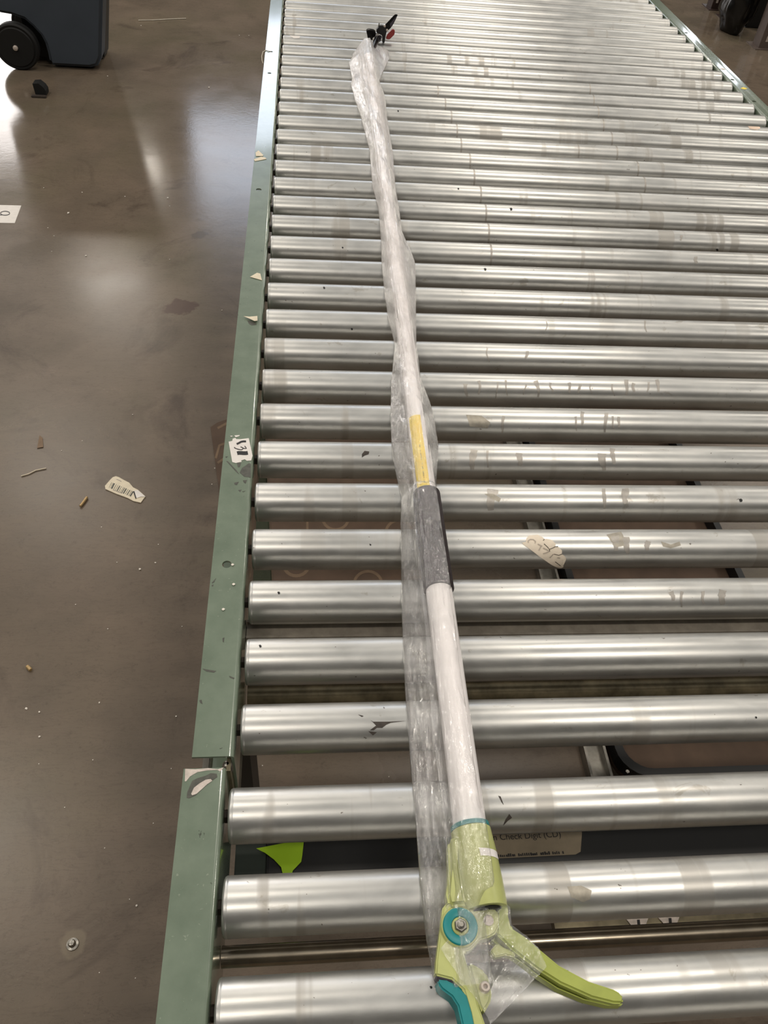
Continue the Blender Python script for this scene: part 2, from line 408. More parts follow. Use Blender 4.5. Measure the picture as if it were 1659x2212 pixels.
def conveyor(x0, y_first, ks, y0, y1, label, holesL, holesR):
    t = empty('roller_conveyor', (x0+RLEN/2, (y0+y1)/2, 0), label, 'conveyor', 'roller conveyor sections')
    rails = []
    for x_in, sg, hl in ((x0-.0045, -1, holesL), (x0+RLEN+.0045, 1, holesR)):
        o = bmobj('side_rail', rail_mesh(x_in, sg, y0, y1), M['rail'], None, True, 35)
        cut_holes(o, hl)
        o.parent = t; o.location = -t.location; rails.append(o)
    rollers = {}
    for k in ks:
        y = y_first+k*P
        o = bpy.data.objects.new('roller', ROLLER_ME); COL.objects.link(o); o.parent = t
        o.location = Vector((x0, y, ZR))-t.location
        rollers[k] = o
        for xx, rot in ((0, 0), (RLEN, 1)):
            a = bpy.data.objects.new('axle', AXLE_ME); COL.objects.link(a); a.parent = o; a.location = (xx-(.0008 if rot else 0), 0, 0)
    return t, rails, rollers

def px_holes(lst, r):
    out = []
    for x, y in lst:
        p = at(x, y, RAIL_TOP); out.append((p.x, p.y, r))
    return out
FAR, FAR_RAILS, FR = conveyor(0.0, 0.0, range(0, 44), -.0355, 3.30,
    'long roller conveyor section with a numbered paper label on its green rail',
    px_holes([(490, 1219), (559, 409.5)], .0052)+px_holes([(585.5, 111.5), (582, 158)], .0046), px_holes([(1582, 172), (1629, 219), (1482, 71)], .0055))
NY = -.0841+P
NEAR, NEAR_RAILS, NR = conveyor(-.0062, NY, range(-6, 0), -.50, -.0465,
    'roller conveyor section with a chipped corner on its rail, under the lopper handle', [], [])

def rpos(k):     # axis of a roller (y, z)
    return (k*P if k >= 0 else NY+k*P, ZR)
def roller_obj(k): return FR[k] if k >= 0 else NR[k]
def part_on_roller(name, k, pxpoly, mat, lift=.0003, cuts=2, parent=None):
    yc, zc = rpos(k); par = parent or roller_obj(k)
    return cyl_patch(name, pxpoly, yc, zc, RAD, lift, mat, par, cuts)

# legs, braces and splice of the two sections
def legs(t, x0, ys):
    for y in ys:
        for x in (x0-.040, x0+RLEN+.002):
            o = boxobj('leg', (x, x+.038, y-.032, y+.032, .012, RAIL_TOP-.1035), M['rail'], t, .002)
            boxobj('foot_plate', (x-.03, x+.068, y-.06, y+.06, 0, .012), M['rail'], o, .002)
legs(FAR, 0, (.60, 3.0)); legs(NEAR, -.006, (-.40,))
p = at(760, 1497, ZR-.10)
tube('brace_tube', (-.004, p.y, ZR-.10), (RLEN+.004, p.y, ZR-.10), .015, M['dirty_steel'], FAR)
p = at(538, 1672, .48)
boxobj('leg', (p.x-.008, p.x+.008, p.y-.03, p.y+.03, .006, .60), M['black'], NEAR) if p.y < -.04 else boxobj('leg', (p.x-.008, p.x+.008, p.y-.03, p.y+.03, .006, .60), M['black'], FAR)
def channel_bar(name, y, z, wd, h, mat, t, x0, x1):
    bm = bmesh.new(); box(bm, x0, x1, y-wd/2, y+wd/2, z-h, z)
    box(bm, x0, x1, y-wd/2, y-wd/2+.003, z, z+.003); box(bm, x0, x1, y+wd/2-.003, y+wd/2, z, z+.003)
    return bmobj(name, bm, mat, t)
p = at(760, 1359, ZR-.03)
channel_bar('cross_channel', p.y, ZR-.030, .024, .02, M['galv'], FAR, -.004, RLEN+.004)
p = at(760, 2053, ZR-.055)
bm = bmesh.new(); lathe(bm, (-.0102, p.y, ZR-.055), (RLEN-.002, p.y, ZR-.055), [(0, .0088), (RLEN+.0082, .0088)], 20)
bmobj('brace_bar', bm, M['brace'], NEAR, True, 50)
# splice plate and bolt that join the two rails
sp = boxobj('splice_plate', (-.0113, -.0075, -.046, .030, RAIL_TOP-.092, RAIL_TOP-.008), M['dirty_steel'], FAR)
p = at(491, 1651, RAIL_TOP-.010)
bm = bmesh.new(); lathe(bm, (p.x, p.y, RAIL_TOP-.022), (p.x, p.y, RAIL_TOP-.008), [(0, .0048), (.010, .0048), (.0125, .0038), (.014, .0015)], 16)
bmobj('bolt', bm, M['steel'], FAR, True, 50)
p = at(446, 1652, RAIL_TOP-.03); boxobj('lug', (p.x-.0035, p.x+.0035, p.y-.016, p.y+.016, RAIL_TOP-.05, RAIL_TOP-.028), M['steel'], FAR, .001)
# black cross cover under the joint with its shipping label
cy0, cy1, cz = -.135, -.046, ZR-.130
cover = boxobj('cross_cover', (.022, RLEN-.02, cy0, cy1, cz-.05, cz), M['black'], NEAR, .002)
boxobj('cover_bracket', (-.0105, .0215, cy0+.01, cy1-.01, cz-.05, cz-.004), M['dark_green'], NEAR, .001)
lab = sheet('shipping_label', [at(x, y, cz) for x, y in [(1005, 1776), (1235, 1765), (1252, 1772), (1257, 1800), (1254, 1840), (1243, 1846), (1005, 1858)]], .0003, M['shaded_label'], cover)
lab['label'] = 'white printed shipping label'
def text_mesh(name, body, origin, xdir, ydir, size, mat, parent):
    cu = bpy.data.curves.new('text', 'FONT'); cu.body = body; cu.size = size; cu.align_x = 'LEFT'
    to = bpy.data.objects.new('text', cu); COL.objects.link(to); bpy.context.view_layer.update()
    me = bpy.data.meshes.new_from_object(to.evaluated_get(bpy.context.evaluated_depsgraph_get())); bpy.data.objects.remove(to)
    xd = Vector(xdir).normalized(); yd = Vector(ydir).normalized()
    for v in me.vertices: v.co = Vector(origin)+xd*v.co.x+yd*v.co.y
    me.materials.clear(); me.name = name
    return link(name, me, mat, parent)
z = cz+.0005
o_ = at(1052, 1816, z); x_ = at(1222, 1807, z)-o_
text_mesh('print', 'rtn Check Digit (CD)', o_, x_, (-x_.y, x_.x, 0), x_.length/9.2, M['ink'], lab)
z0 = at(1076, 1852, z); z1 = at(1224, 1844, z); bm = bmesh.new(); dx = (z1-z0); nn = 34; up_ = Vector((-dx.y, dx.x, 0)).normalized()*.0034
for i in range(nn):
    if random.random() < .72:
        a = z0+dx*(i/nn); b = z0+dx*((i+random.uniform(.5, .95))/nn); k = random.uniform(.6, 1)
        bm.faces.new([bm.verts.new(q) for q in (a, b, b+up_*k, a+up_*k)])
bmobj('print', bm, M['ink'], lab)
tabs = [crop(q, 1259, 1740, 4.1475) for q in ([(385, 1020), (582, 1015), (560, 1075), (520, 1085), (440, 1088)], [(670, 1005), (862, 1003), (840, 1060), (800, 1068), (730, 1072)])]
bm = bmesh.new(); p = at(1400, 1990, ZR-.10); box(bm, .30, .62, p.y-.012, p.y+.012, ZR-.112, ZR-.1003)
tb = bmobj('tab_strip', bm, M['dirty_steel'], NEAR)
boxobj('tab_hanger', (.60, .62, p.y-.006, p.y+.006, ZR-.1003, ZR-.0665), M['dirty_steel'], tb)
for q in tabs:
    c = sheet('slot_plate', [at(x, y, ZR-.1003) for x, y in q], .0012, M['bare'], tb)
    cx = sum(a for a, _ in q)/len(q); cy = sum(b for _, b in q)/len(q)-3
    sheet('slot', [at(cx+dx, cy+dy, ZR-.099) for dx, dy in ((-3, -5), (3, -5), (4, 5), (-2, 5))], .0003, M['ink'], c)

# marks on the rails
L_RAIL, N_RAIL, R_RAIL = FAR_RAILS[0], NEAR_RAILS[0], FAR_RAILS[1]
chip_o = crop([(85, 1875), (180, 1880), (300, 1868), (385, 1880), (440, 1862), (410, 1900), (380, 1885), (290, 1890), (200, 1905), (130, 1945), (95, 1990), (82, 1990)], 380, 1220, 4.253)
sheet('paint_chip', [at(x, y, RAIL_TOP+.0001) for x, y in chip_o], .0002, M['bare'], N_RAIL)
chip_p = crop([(100, 2140), (105, 2090), (150, 1985), (200, 1960), (270, 1940), (320, 1915), (375, 1920), (380, 1950), (330, 1985), (240, 2060), (180, 2120), (120, 2145)], 380, 1220, 4.253)
sheet('paint_chip', [at(x, y, RAIL_TOP+.0001) for x, y in chip_p], .0002, M['primer_and_shadow'], N_RAIL)
chip_m = crop([(140, 2105), (165, 2050), (215, 2010), (275, 1975), (320, 1968), (335, 1985), (290, 2015), (240, 2060), (190, 2105), (150, 2118)], 380, 1220, 4.253)
sheet('paint_chip', [at(x, y, RAIL_TOP+.0004) for x, y in chip_m], .0002, M['bare'], N_RAIL)
for q in ([(245, 955), (300, 965), (370, 975), (350, 990), (280, 980)], [(490, 1020), (540, 1040), (530, 1050), (495, 1035)], [(215, 1245), (235, 1240), (245, 1278), (225, 1270)],
          [(330, 165), (370, 122), (352, 160), (335, 170)], [(330, 185), (345, 182), (340, 198), (330, 196)], [(428, 675), (445, 668), (440, 712), (430, 705)], [(400, 1688), (430, 1680), (410, 1692)]):
    sheet('scratch_and_shadow', [at(x, y, RAIL_TOP+.0001) for x, y in crop(q, 380, 1220, 4.253)], .00015, M['primer_and_shadow'], L_RAIL)
for q in ([(190, 1010), (215, 960), (290, 910), (310, 915), (310, 1060), (240, 1055)], [(45, 885), (60, 885), (160, 990), (185, 1030), (150, 1000)], [(160, 905), (205, 905), (190, 950), (170, 950)],
          [(225, 1095), (270, 1090), (255, 1130), (235, 1118)], [(130, 1120), (180, 1110), (160, 1145), (135, 1140)], [(175, 1200), (210, 1195), (195, 1222)], [(215, 1215), (255, 1208), (230, 1222)], [(35, 835), (62, 835), (42, 850)]):
    sheet('scratch_and_shadow', [at(x, y, RAIL_TOP+.0001) for x, y in crop(q, 480, 820, 5.029)], .00015, M['primer_and_shadow'], L_RAIL)

# flecks, residue and worn marks on rollers
def fleck(k, pts, mat='residue', **kw): part_on_roller('residue_fleck', k, pts, M[mat], **kw)
fleck(0, crop([(890, 935), (905, 945), (1000, 945), (1120, 940), (1020, 952), (990, 965), (965, 985), (930, 985), (910, 1000), (885, 1000), (905, 985), (925, 970)], 500, 1240, 2.9625))
fleck(0, crop([(810, 900), (845, 908), (835, 915)], 500, 1240, 2.9625)); fleck(0, crop([(875, 1005), (930, 1012), (905, 1032)], 500, 1240, 2.9625))
fleck(5, crop([(1250, 350), (1270, 325), (1305, 330), (1300, 350), (1270, 360), (1250, 375)], 420, 880, 3.456))
fleck(-1, crop([(770, 290), (788, 315), (760, 335), (730, 365), (745, 330)], 840, 1660, 2.9625), 'residue')
fleck(-1, crop([(700, 175), (715, 180), (735, 235), (720, 215)], 840, 1660, 2.9625))
for k, x, y, s in [(25, 955, 70.5, 4.5), (28, 920, 15.5, 3), (22, 967.5, 129, 3), (4, 1600, 1081, 4), (13, 1549, 540, 3), (10, 1049, 583, 3), (9, 760, 711, 2.5), (10, 700, 622, 2.5), (11, 1048, 582, 3),
                   (14, 1104, 452, 3.2), (12, 740, 535, 2), (-2, 1236, 1950, 0), (3, 800, 1177, 2), (2, 602, 1281, 3), (1, 562, 1396, 3), (0, 1633, 1550, 2.5), (-3, 931, 2133, 3), (20, 860, 240, 2), (15, 990, 408, 2), (17, 1200, 330, 2.4)]:
    if s: fleck(k, [(x-s, y-s*.7), (x+s*.2, y-s), (x+s, y-s*.2), (x+s*.7, y+s*.8), (x-s*.4, y+s*.9)], 'flake', cuts=1)
for k, q in [(4, [(110, 800), (135, 812), (120, 815)]), (4, [(525, 1330), (610, 1333), (530, 1340)])]:
    pass
for k, q in [(3, crop([(830, 985), (905, 970), (930, 1040), (880, 1050), (855, 1020)], 960, 740, 2.373)), (3, crop([(1110, 1020), (1160, 1035), (1205, 1020), (1212, 1040), (1160, 1055), (1120, 1045)], 960, 740, 2.373)),
             (6, crop([(110, 370), (190, 375), (235, 410), (220, 440), (130, 430)], 960, 740, 2.373)), (4, crop([(205, 775), (250, 775), (290, 800), (280, 818), (240, 800)], 960, 740, 2.373)),
             (-2, crop([(630, 890), (700, 885), (755, 910), (745, 955), (710, 970), (650, 945)], 960, 1540, 2.373))]:
    part_on_roller('stain', k, q, plain('dull_stain', (168, 162, 150), .48, .87, .15, 150) if 'stain_m' not in M else M['stain_m'], .0002)
def drips(k, xs, w_, y0, y1):
    for x in xs:
        ww = w_*random.uniform(.45, 1.5); ya = y0+random.uniform(-.12, .25)*(y1-y0); yb_ = y1-random.uniform(-.1, .35)*(y1-y0)
        ph, am, dr = random.uniform(0, 6), random.uniform(.5, 2.2), random.uniform(-5, 5); pth, wds = [], []
        for i in range(9):
            f = i/8; pth.append((x+ww/2+am*math.sin(ph+f*5)+dr*f, ya+(yb_-ya)*f)); wds.append(max(1.2, ww*(1-.45*f)*(.8+.4*random.random())))
        yc, zc = rpos(k); o = ribbon_pts(pth, wds); n = len(pth); Lq, Rq = o[:n], o[n:][::-1]; bm = bmesh.new()
        a = [bm.verts.new(on_cyl(u, v, yc, zc, RAD+.0002)) for u, v in Lq]; b = [bm.verts.new(on_cyl(u, v, yc, zc, RAD+.0002)) for u, v in Rq]
        for i in range(n-1): bm.faces.new((a[i], a[i+1], b[i+1], b[i]))
        bmobj('stain', bm, M['drip'], roller_obj(k), True)
M['drip'] = plain('dried_drip', (172, 167, 160), .46, .87, .15, 90)
drips(7, (1000, 1032, 1073, 1090, 1134, 1155, 1186, 1225, 1250, 1275, 1320, 1350, 1365, 1400, 1415), 7, 822, 858)
drips(6, (1085, 1240, 1256, 1305, 1320, 1334), 9, 893, 932)
drips(5, (1015, 1050, 1116, 1292, 1318), 14, 972, 1015)
drips(4, (1052, 1300, 1340), 18, 1058, 1100)
drips(3, (1320, 1345, 1393), 16, 1160, 1195)
drips(2, (1445, 1470, 1512, 1552), 13, 1268, 1310)
drips(8, (1050, 1136), 5, 752, 785); drips(9, (1180, 1390), 6, 690, 715); drips(12, (1497,), 9, 552, 570); drips(13, (1470,), 9, 504, 520)
for k, x in [(12, 1058), (13, 1053), (14, 1047), (15, 1036), (16, 1022), (17, 1013), (18, 994), (19, 985), (20, 973), (21, 960), (22, 944), (16, 1390), (17, 1375), (18, 1330), (19, 1319), (20, 1301), (21, 1290), (22, 1280), (23, 1272), (18, 1247)]:
    yc, zc = rpos(k); d = at_y(x, 0, 0)
    # a thin worn line round the roller
    X = on_line = None
    lo, hi = 0.0, RLEN
    for _ in range(40):
        mid = (lo+hi)/2; q = Vector((mid, yc, zc+RAD))-CAM
        if IMW/2+FOC*q.dot(RIGHT)/q.dot(FWD) < x: lo = mid
        else: hi = mid
    bm = bmesh.new(); lathe(bm, (lo, yc, zc), (lo+.004, yc, zc), [(0, RAD+.0001), (.0035, RAD+.0001)], 40, False)
    bmobj('worn_ring', bm, M['drip'], roller_obj(k), True)

# torn label stuck on a roller
q = crop([(280, 545), (370, 525), (380, 450), (440, 385), (520, 380), (640, 370), (720, 410), (790, 460), (880, 465), (960, 490), (1040, 570), (1030, 630), (1100, 640), (1180, 720), (1175, 800),
          (1230, 830), (1275, 895), (1190, 910), (1140, 920), (1200, 1010), (1215, 1080), (1150, 1110), (1000, 1060), (780, 920), (330, 600)], 1100, 1120, 10.37)
yc3, zc3 = rpos(3)
tl_ = cyl_patch('torn_label', q, yc3, zc3, RAD, .0005, M['worn_label'], None, 3)
centre(tl_); tag(tl_, 'torn cream label with faded letters stuck on a steel roller', 'label')
def on_roller_strokes(name, paths, wd, mat, parent, lift):
    bm = bmesh.new()
    for pth in paths:
        o = ribbon_pts(pth, wd); n = len(pth); Lp, Rp = o[:n], o[n:][::-1]
        a = [bm.verts.new(on_cyl(x, y, yc3, zc3, RAD+lift)) for x, y in Lp]; b = [bm.verts.new(on_cyl(x, y, yc3, zc3, RAD+lift)) for x, y in Rp]
        for i in range(n-1): bm.faces.new((a[i], a[i+1], b[i+1], b[i]))
    return bmobj(name, bm, mat, parent)
def C3(l): return crop(l, 1100, 1120, 10.37)
on_roller_strokes('print', [C3([(430, 540), (425, 500), (470, 465), (540, 470), (590, 510), (580, 550)]), C3([(640, 570), (740, 620)]), C3([(715, 620), (665, 715)]), C3([(760, 660), (850, 700), (900, 740), (830, 770), (760, 790)]),
                   C3([(990, 800), (910, 885)]), C3([(1080, 880), (1140, 890)])], 2.3, M['faint_ink'], tl_, .0009)
on_roller_strokes('crease', [C3([(780, 565), (860, 640), (900, 690), (980, 660), (1030, 630), (1100, 625)]), C3([(900, 690), (910, 740)]), C3([(1000, 800), (1110, 825), (1180, 800)]), C3([(1030, 970), (1150, 1060)]), C3([(760, 490), (790, 465)])], 1.3, M['residue'], tl_, .0009)

# ------------------------------------------------------------------ papers lying on the rail
def flat_paper(name, pxp, z, mat, label, cat, curl=.0012, seed=1, group=None, cuts=2, thick=.0003):
    o = sheet(name, [at(x, y, z) for x, y in pxp], thick, mat, None, curl, seed, cuts); centre(o); tag(o, label, cat, group); return o
Lp = crop([(255, 450), (400, 420), (420, 330), (530, 300), (560, 350), (720, 350), (1060, 310), (1210, 1010), (1150, 1200), (980, 1210), (900, 1150), (750, 1200), (780, 1250), (540, 1300), (400, 1260)], 480, 930, 18.4375)
nl = flat_paper('number_label', Lp, RAIL_TOP+.0002, M['paper'], 'white paper label with a handwritten number stuck on green rail', 'label', 0, 1, None, 0)
def C1(l): return crop(l, 480, 930, 18.4375)
strokes('handwriting', [C1([(575, 535), (640, 510), (760, 445), (850, 430), (950, 432)])], 4.2, RAIL_TOP+.0005, M['ink'], nl)
strokes('handwriting', [C1([(480, 660), (510, 700), (600, 735), (720, 765), (790, 760), (830, 720), (810, 680), (730, 645)]), C1([(825, 700), (900, 715), (970, 712), (940, 670), (890, 615)])], 1.9, RAIL_TOP+.0005, M['ink'], nl)
strokes('handwriting', [C1([(595, 905), (650, 890), (750, 890), (850, 900), (950, 900), (1020, 885)])], 8.2, RAIL_TOP+.0005, M['ink'], nl)
G = 'torn paper scraps on the green rail'
flat_paper('paper_scrap', crop([(90, 1110), (135, 1075), (215, 1150), (200, 1165), (95, 1165)], 540, 180, 7.375), RAIL_TOP, M['cream_paper'], 'cream triangular paper scrap with a drop edge on green rail', 'paper scrap', .001, 2, G)
flat_paper('paper_scrap', crop([(60, 1215), (175, 1175), (240, 1185), (265, 1210), (190, 1225), (80, 1245)], 540, 180, 7.375), RAIL_TOP, M['cream_paper'], 'long narrow cream paper scrap beside the triangular one on green rail', 'paper scrap', .001, 3, G)
flat_paper('paper_scrap', crop([(220, 825), (305, 775), (345, 785), (365, 865), (310, 850)], 500, 450, 5.53), RAIL_TOP, M['cream_paper'], 'grey cream five-sided paper scrap flat on green rail', 'paper scrap', .0012, 4, G)
s_ = flat_paper('paper_scrap', crop([(145, 1297), (215, 1305), (310, 1300), (312, 1355), (275, 1360), (225, 1335)], 500, 450, 5.53), RAIL_TOP+.0012, M['cream_paper'], 'pointed cream paper scrap curling over its painted shadow on green rail', 'paper scrap', .003, 5, G)
sheet('scratch_and_shadow', [at(x, y, RAIL_TOP+.0001) for x, y in crop([(190, 1340), (230, 1345), (290, 1365), (300, 1390), (240, 1398), (210, 1380)], 500, 450, 5.53)], .00015, M['primer_and_shadow'], L_RAIL)  # dark patch painted as the curled scrap's shadow
for q, s, lb in (([(485, 205), (700, 190), (690, 225), (560, 270), (530, 270)], 6, 'small white paper corner just above the numbered label on rail'), ([(300, 225), (400, 220), (420, 240), (360, 255)], 7, 'tiny white paper sliver just above the numbered label on rail')):
    flat_paper('paper_scrap', C1(q), RAIL_TOP, M['paper'], lb, 'paper scrap', .0004, s, G, 1)
flat_paper('paper_scrap', crop([(1040, 885), (1080, 872), (1115, 892), (1100, 900)], 1380, 0, 5.946), RAIL_TOP, M['paper'], 'small white triangular paper scrap on the rail opposite the numbered label', 'paper scrap', .0005, 8, G, 1)
flat_paper('paper_scrap', crop([(1305, 1135), (1340, 1122), (1395, 1138), (1360, 1150)], 1380, 0, 5.946), RAIL_TOP, M['yellow'], 'small pale yellow oval sticker on the rail opposite the numbered label', 'sticker', .0003, 9, None, 1)
q = [at(574.5, 108.5, RAIL_TOP+.001), at_y(568, 112, 1.86), at_y(565.5, 121, 1.84), at_y(566, 130, 1.82), at_y(568, 137, 1.80)]
lw = sweep('string_loop', [at(586, 111.5, RAIL_TOP-.001), at(580, 110.5, RAIL_TOP+.0015)]+q, .0010, M['string']); centre(lw); tag(lw, 'pale string hanging in a loop from a hole in green rail', 'string')
q = [on_cyl(x, y, *rpos(26 if False else 26), RAD+.0003) for x, y in [(625, 77), (650, 78), (648, 83), (628, 82)]]
os_ = cyl_patch('orange_sticker', crop([(1395, 1618), (1550, 1622), (1560, 1650), (1520, 1668), (1420, 1655)], 1380, 0, 5.946), *rpos(20), RAD, .0004, plain('pale_orange_paper', (236, 208, 184), .6), None, 1)
centre(os_); tag(os_, 'pale orange sticker scrap on the end of a steel roller', 'sticker')
ws_ = cyl_patch('white_sticker', crop([(710, 630), (800, 630), (900, 645), (890, 685), (790, 690), (730, 660)], 540, 0, 8.295), *rpos(26), RAD, .0004, M['paper'], None, 1)
centre(ws_); tag(ws_, 'torn white sticker scrap on a steel roller end near the rail', 'sticker')
nz = cz
ne = flat_paper('neon_note', crop([(970, 640), (1400, 560), (1385, 700), (1375, 760), (1300, 840), (1280, 900), (1215, 900), (1195, 810), (1130, 740), (1050, 680)], 320, 1680, 4.158), nz+.0005, M['neon'], 'torn yellow-green paper note lying under the rollers beside the rail', 'paper note', .003, 11, None, 2)

# ------------------------------------------------------------------ pole lopper in its plastic sleeve
PZ0 = ROLL_TOP
def pole_x(y): return .2025+.0075*y
LOP = empty('pole_lopper', (pole_x(.9), .9, PZ0), 'white long-reach pole lopper with lime handle wrapped in clear film on rollers', 'lopper')
def pole_pt(y, R): return Vector((pole_x(y), y, PZ0+R))
RL, RG, RU = .0142, .0166, .0125
zc_ = RG
tube('lower_pole', pole_pt(-.175, zc_), pole_pt(.150, zc_), RL, M['white_pole'], LOP, 40)
tube('foam_grip', pole_pt(.136, zc_), pole_pt(.281, zc_), RG, M['foam'], LOP, 40, .0015)
tube('upper_pole', pole_pt(.270, zc_), pole_pt(1.80, zc_-.002), RU, M['white_pole'], LOP, 40)
bm = bmesh.new()       # yellow caution strip wrapped on one flank of the upper pole
n1, n2 = 12, 10; vv = []
for i in range(n1+1):
    y = .283+(.412-.283)*i/n1; row = []
    for j in range(n2+1):
        a = math.radians(76+(150-76)*j/n2); row.append(bm.verts.new(pole_pt(y, zc_)+Vector((math.cos(a), 0, math.sin(a)))*(RU+.0004)))
    vv.append(row)
for i in range(n1):
    for j in range(n2): bm.faces.new((vv[i][j], vv[i+1][j], vv[i+1][j+1], vv[i][j+1]))
st = bmobj('caution_strip', bm, M['yellow'], LOP, True); st['label'] = 'yellow printed strip'
bm = bmesh.new()
for i in range(26):
    y = .288+i*.0026; k = random.uniform(.5, 1.0)
    if random.random() < .25: continue
    for a0 in (100,):
        f = []
        for (yy, aa) in ((y, a0), (y+.0016*k, a0), (y+.0016*k, a0+5), (y, a0+5)):
            a = math.radians(aa); f.append(bm.verts.new(pole_pt(yy, zc_)+Vector((math.cos(a), 0, math.sin(a)))*(RU+.0007)))
        bm.faces.new(f)
bmobj('print', bm, M['ink'], st)
# socket that clamps the pole, teal ring on its rim
ax0, ax1 = pole_pt(-.120, zc_), pole_pt(-.186, zc_); d_ = (ax1-ax0).normalized()
d_ = Vector((.06, -1, 0)).normalized()
bm = bmesh.new(); lathe(bm, ax0, ax0+d_, [(0, .0158), (.001, .0172), (.020, .0180), (.045, .0180), (.060, .0176), (.064, .0172), (.064, .0125), (.050, .0120)], 40)
sock = bmobj('socket', bm, M['lime'], LOP, True, 40)
bm = bmesh.new(); lathe(bm, ax0-d_*.0035, ax0+d_, [(0, .0146), (0, .0168), (.0036, .0168), (.0036, .0146)], 40, False); bmobj('ring', bm, M['teal'], sock, True, 40)
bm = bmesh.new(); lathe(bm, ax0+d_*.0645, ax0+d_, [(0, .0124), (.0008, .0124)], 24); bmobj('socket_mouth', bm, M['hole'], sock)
# slot in the socket with the white pole showing through
bm = bmesh.new(); g = []
for i in range(2):
    row = []
    for j in range(9):
        a = math.radians(20+70*j/8); c = ax0+d_*(.0215+.0062*i); row.append(bm.verts.new(c+Vector((math.cos(a), 0, math.sin(a)))*.0183))
    g.append(row)
for j in range(8): bm.faces.new((g[0][j], g[0][j+1], g[1][j+1], g[1][j]))
bmobj('slot', bm, M['white_pole'], sock, True)
HZ = PZ0
def H(l): return crop(l, 900, 1880, 5.53)
def K(l): return crop(l, 840, 1660, 2.9625)
clamp = plate('clamp_flange', K([(380, 455), (440, 425), (470, 470), (460, 640), (490, 820), (520, 870), (385, 880), (370, 800), (385, 640)]), HZ+.008, HZ+.026, M['lime'], sock, .003)
head = plate('handle_head', H([(375, 370), (520, 360), (660, 380), (680, 420), (760, 420), (880, 430), (960, 470), (1000, 560), (1000, 640), (940, 760), (860, 800), (760, 830), (640, 960), (565, 965), (590, 1080), (640, 1230), (690, 1400), (740, 1610), (820, 1836), (860, 1980), (700, 2000), (640, 1700), (560, 1430), (420, 1300), (225, 1250), (235, 1080), (260, 880), (290, 650), (310, 450)]), HZ+.008, HZ+.021, M['lime'], LOP, .0025)
plate('jaw_lobe', H([(612, 1092), (720, 1140), (830, 1210), (862, 1290), (885, 1380), (900, 1480), (885, 1570), (840, 1650), (795, 1720), (740, 1600), (690, 1400), (640, 1230)]), HZ+.006, HZ+.0195, M['lime'], LOP, .002)
bolt_c = at(*H([(812, 1400)])[0], HZ+.02)
bm = bmesh.new(); lathe(bm, bolt_c-Vector((0, 0, .002)), bolt_c+Vector((0, 0, .005)), [(0, .0040), (.0045, .0040), (.006, .0032), (.006, .0018), (.0035, .0016)], 24); bmobj('latch_bolt', bm, M['bare'], LOP, True, 40)
plate('latch_slot', H([(740, 1270), (770, 1250), (800, 1265), (840, 1330), (850, 1380), (770, 1390), (745, 1330)]), HZ+.0193, HZ+.0198, M['olive'], LOP)
# pivot: teal disc, washer, nut
pc = at(994.2, 2001, HZ+.024)
bm = bmesh.new(); lathe(bm, pc-Vector((0, 0, .006)), pc, [(0, .0152), (.004, .0152), (.0055, .0143)], 40); bmobj('pivot_rim', bm, M['lime'], LOP, True, 40)
bm = bmesh.new(); lathe(bm, pc-Vector((0, 0, .002)), pc, [(0, .0070), (.0028, .0070), (.0034, .0078), (.0034, .0130), (.0028, .0136), (0, .0138)], 40, False)
disc = bmobj('pivot_disc', bm, M['teal'], LOP, True, 40)
bm = bmesh.new(); lathe(bm, pc-Vector((0, 0, .001)), pc, [(0, .0066), (.0016, .0066), (.0022, .0060), (.0022, .0048)], 32); bmobj('washer', bm, M['lime'], disc, True, 40)
bm = bmesh.new(); lathe(bm, pc, pc+Vector((0, 0, 1)), [(0, .0052), (.0035, .0052), (.0042, .0045)], 6)
lathe(bm, pc+Vector((0, 0, .004)), pc+Vector((0, 0, 1)), [(0, .0030), (.0015, .0028), (.0022, .0018)], 20); bmobj('nut', bm, M['steel'], disc, True, 35)
rc = at(1055.5, 1988, HZ+.0215)
bm = bmesh.new(); lathe(bm, rc-Vector((0, 0, .002)), rc, [(0, .0040), (.0022, .0040), (.0026, .0033)], 24); bmobj('rivet', bm, M['bare'], LOP, True, 40)
# lever: channel section bent in a long curve
UPE = H([(960, 470), (1010, 405), (1080, 400), (1098, 470), (1095, 540), (1130, 680)])+K([(880, 1080), (960, 1150), (1090, 1258), (1280, 1360), (1440, 1412), (1490, 1440), (1507, 1470)])
MID = K([(690, 1060), (780, 1150), (860, 1215), (960, 1290), (1100, 1378), (1300, 1468), (1440, 1503), (1498, 1505)])
LOW = K([(660, 1100), (760, 1185), (850, 1245), (950, 1325), (1080, 1410), (1250, 1482), (1400, 1518), (1485, 1520)])
lev = plate('trigger_lever', UPE+MID[::-1], HZ+.004, HZ+.0205, M['olive'], LOP, .0030)
plate('lever_web', MID+LOW[::-1], HZ+.004, HZ+.009, M['olive'], lev)
RIM = [(x, y-2.5) for x, y in LOW]
plate('lever_rim', RIM+LOW[::-1], HZ+.004, HZ+.0135, M['olive'], lev)
plate('lever_stop', H([(880, 960), (960, 870), (1060, 930), (1180, 960), (1180, 1040), (1060, 1010), (930, 1040)]), HZ+.008, HZ+.017, M['lime'], lev, .001)
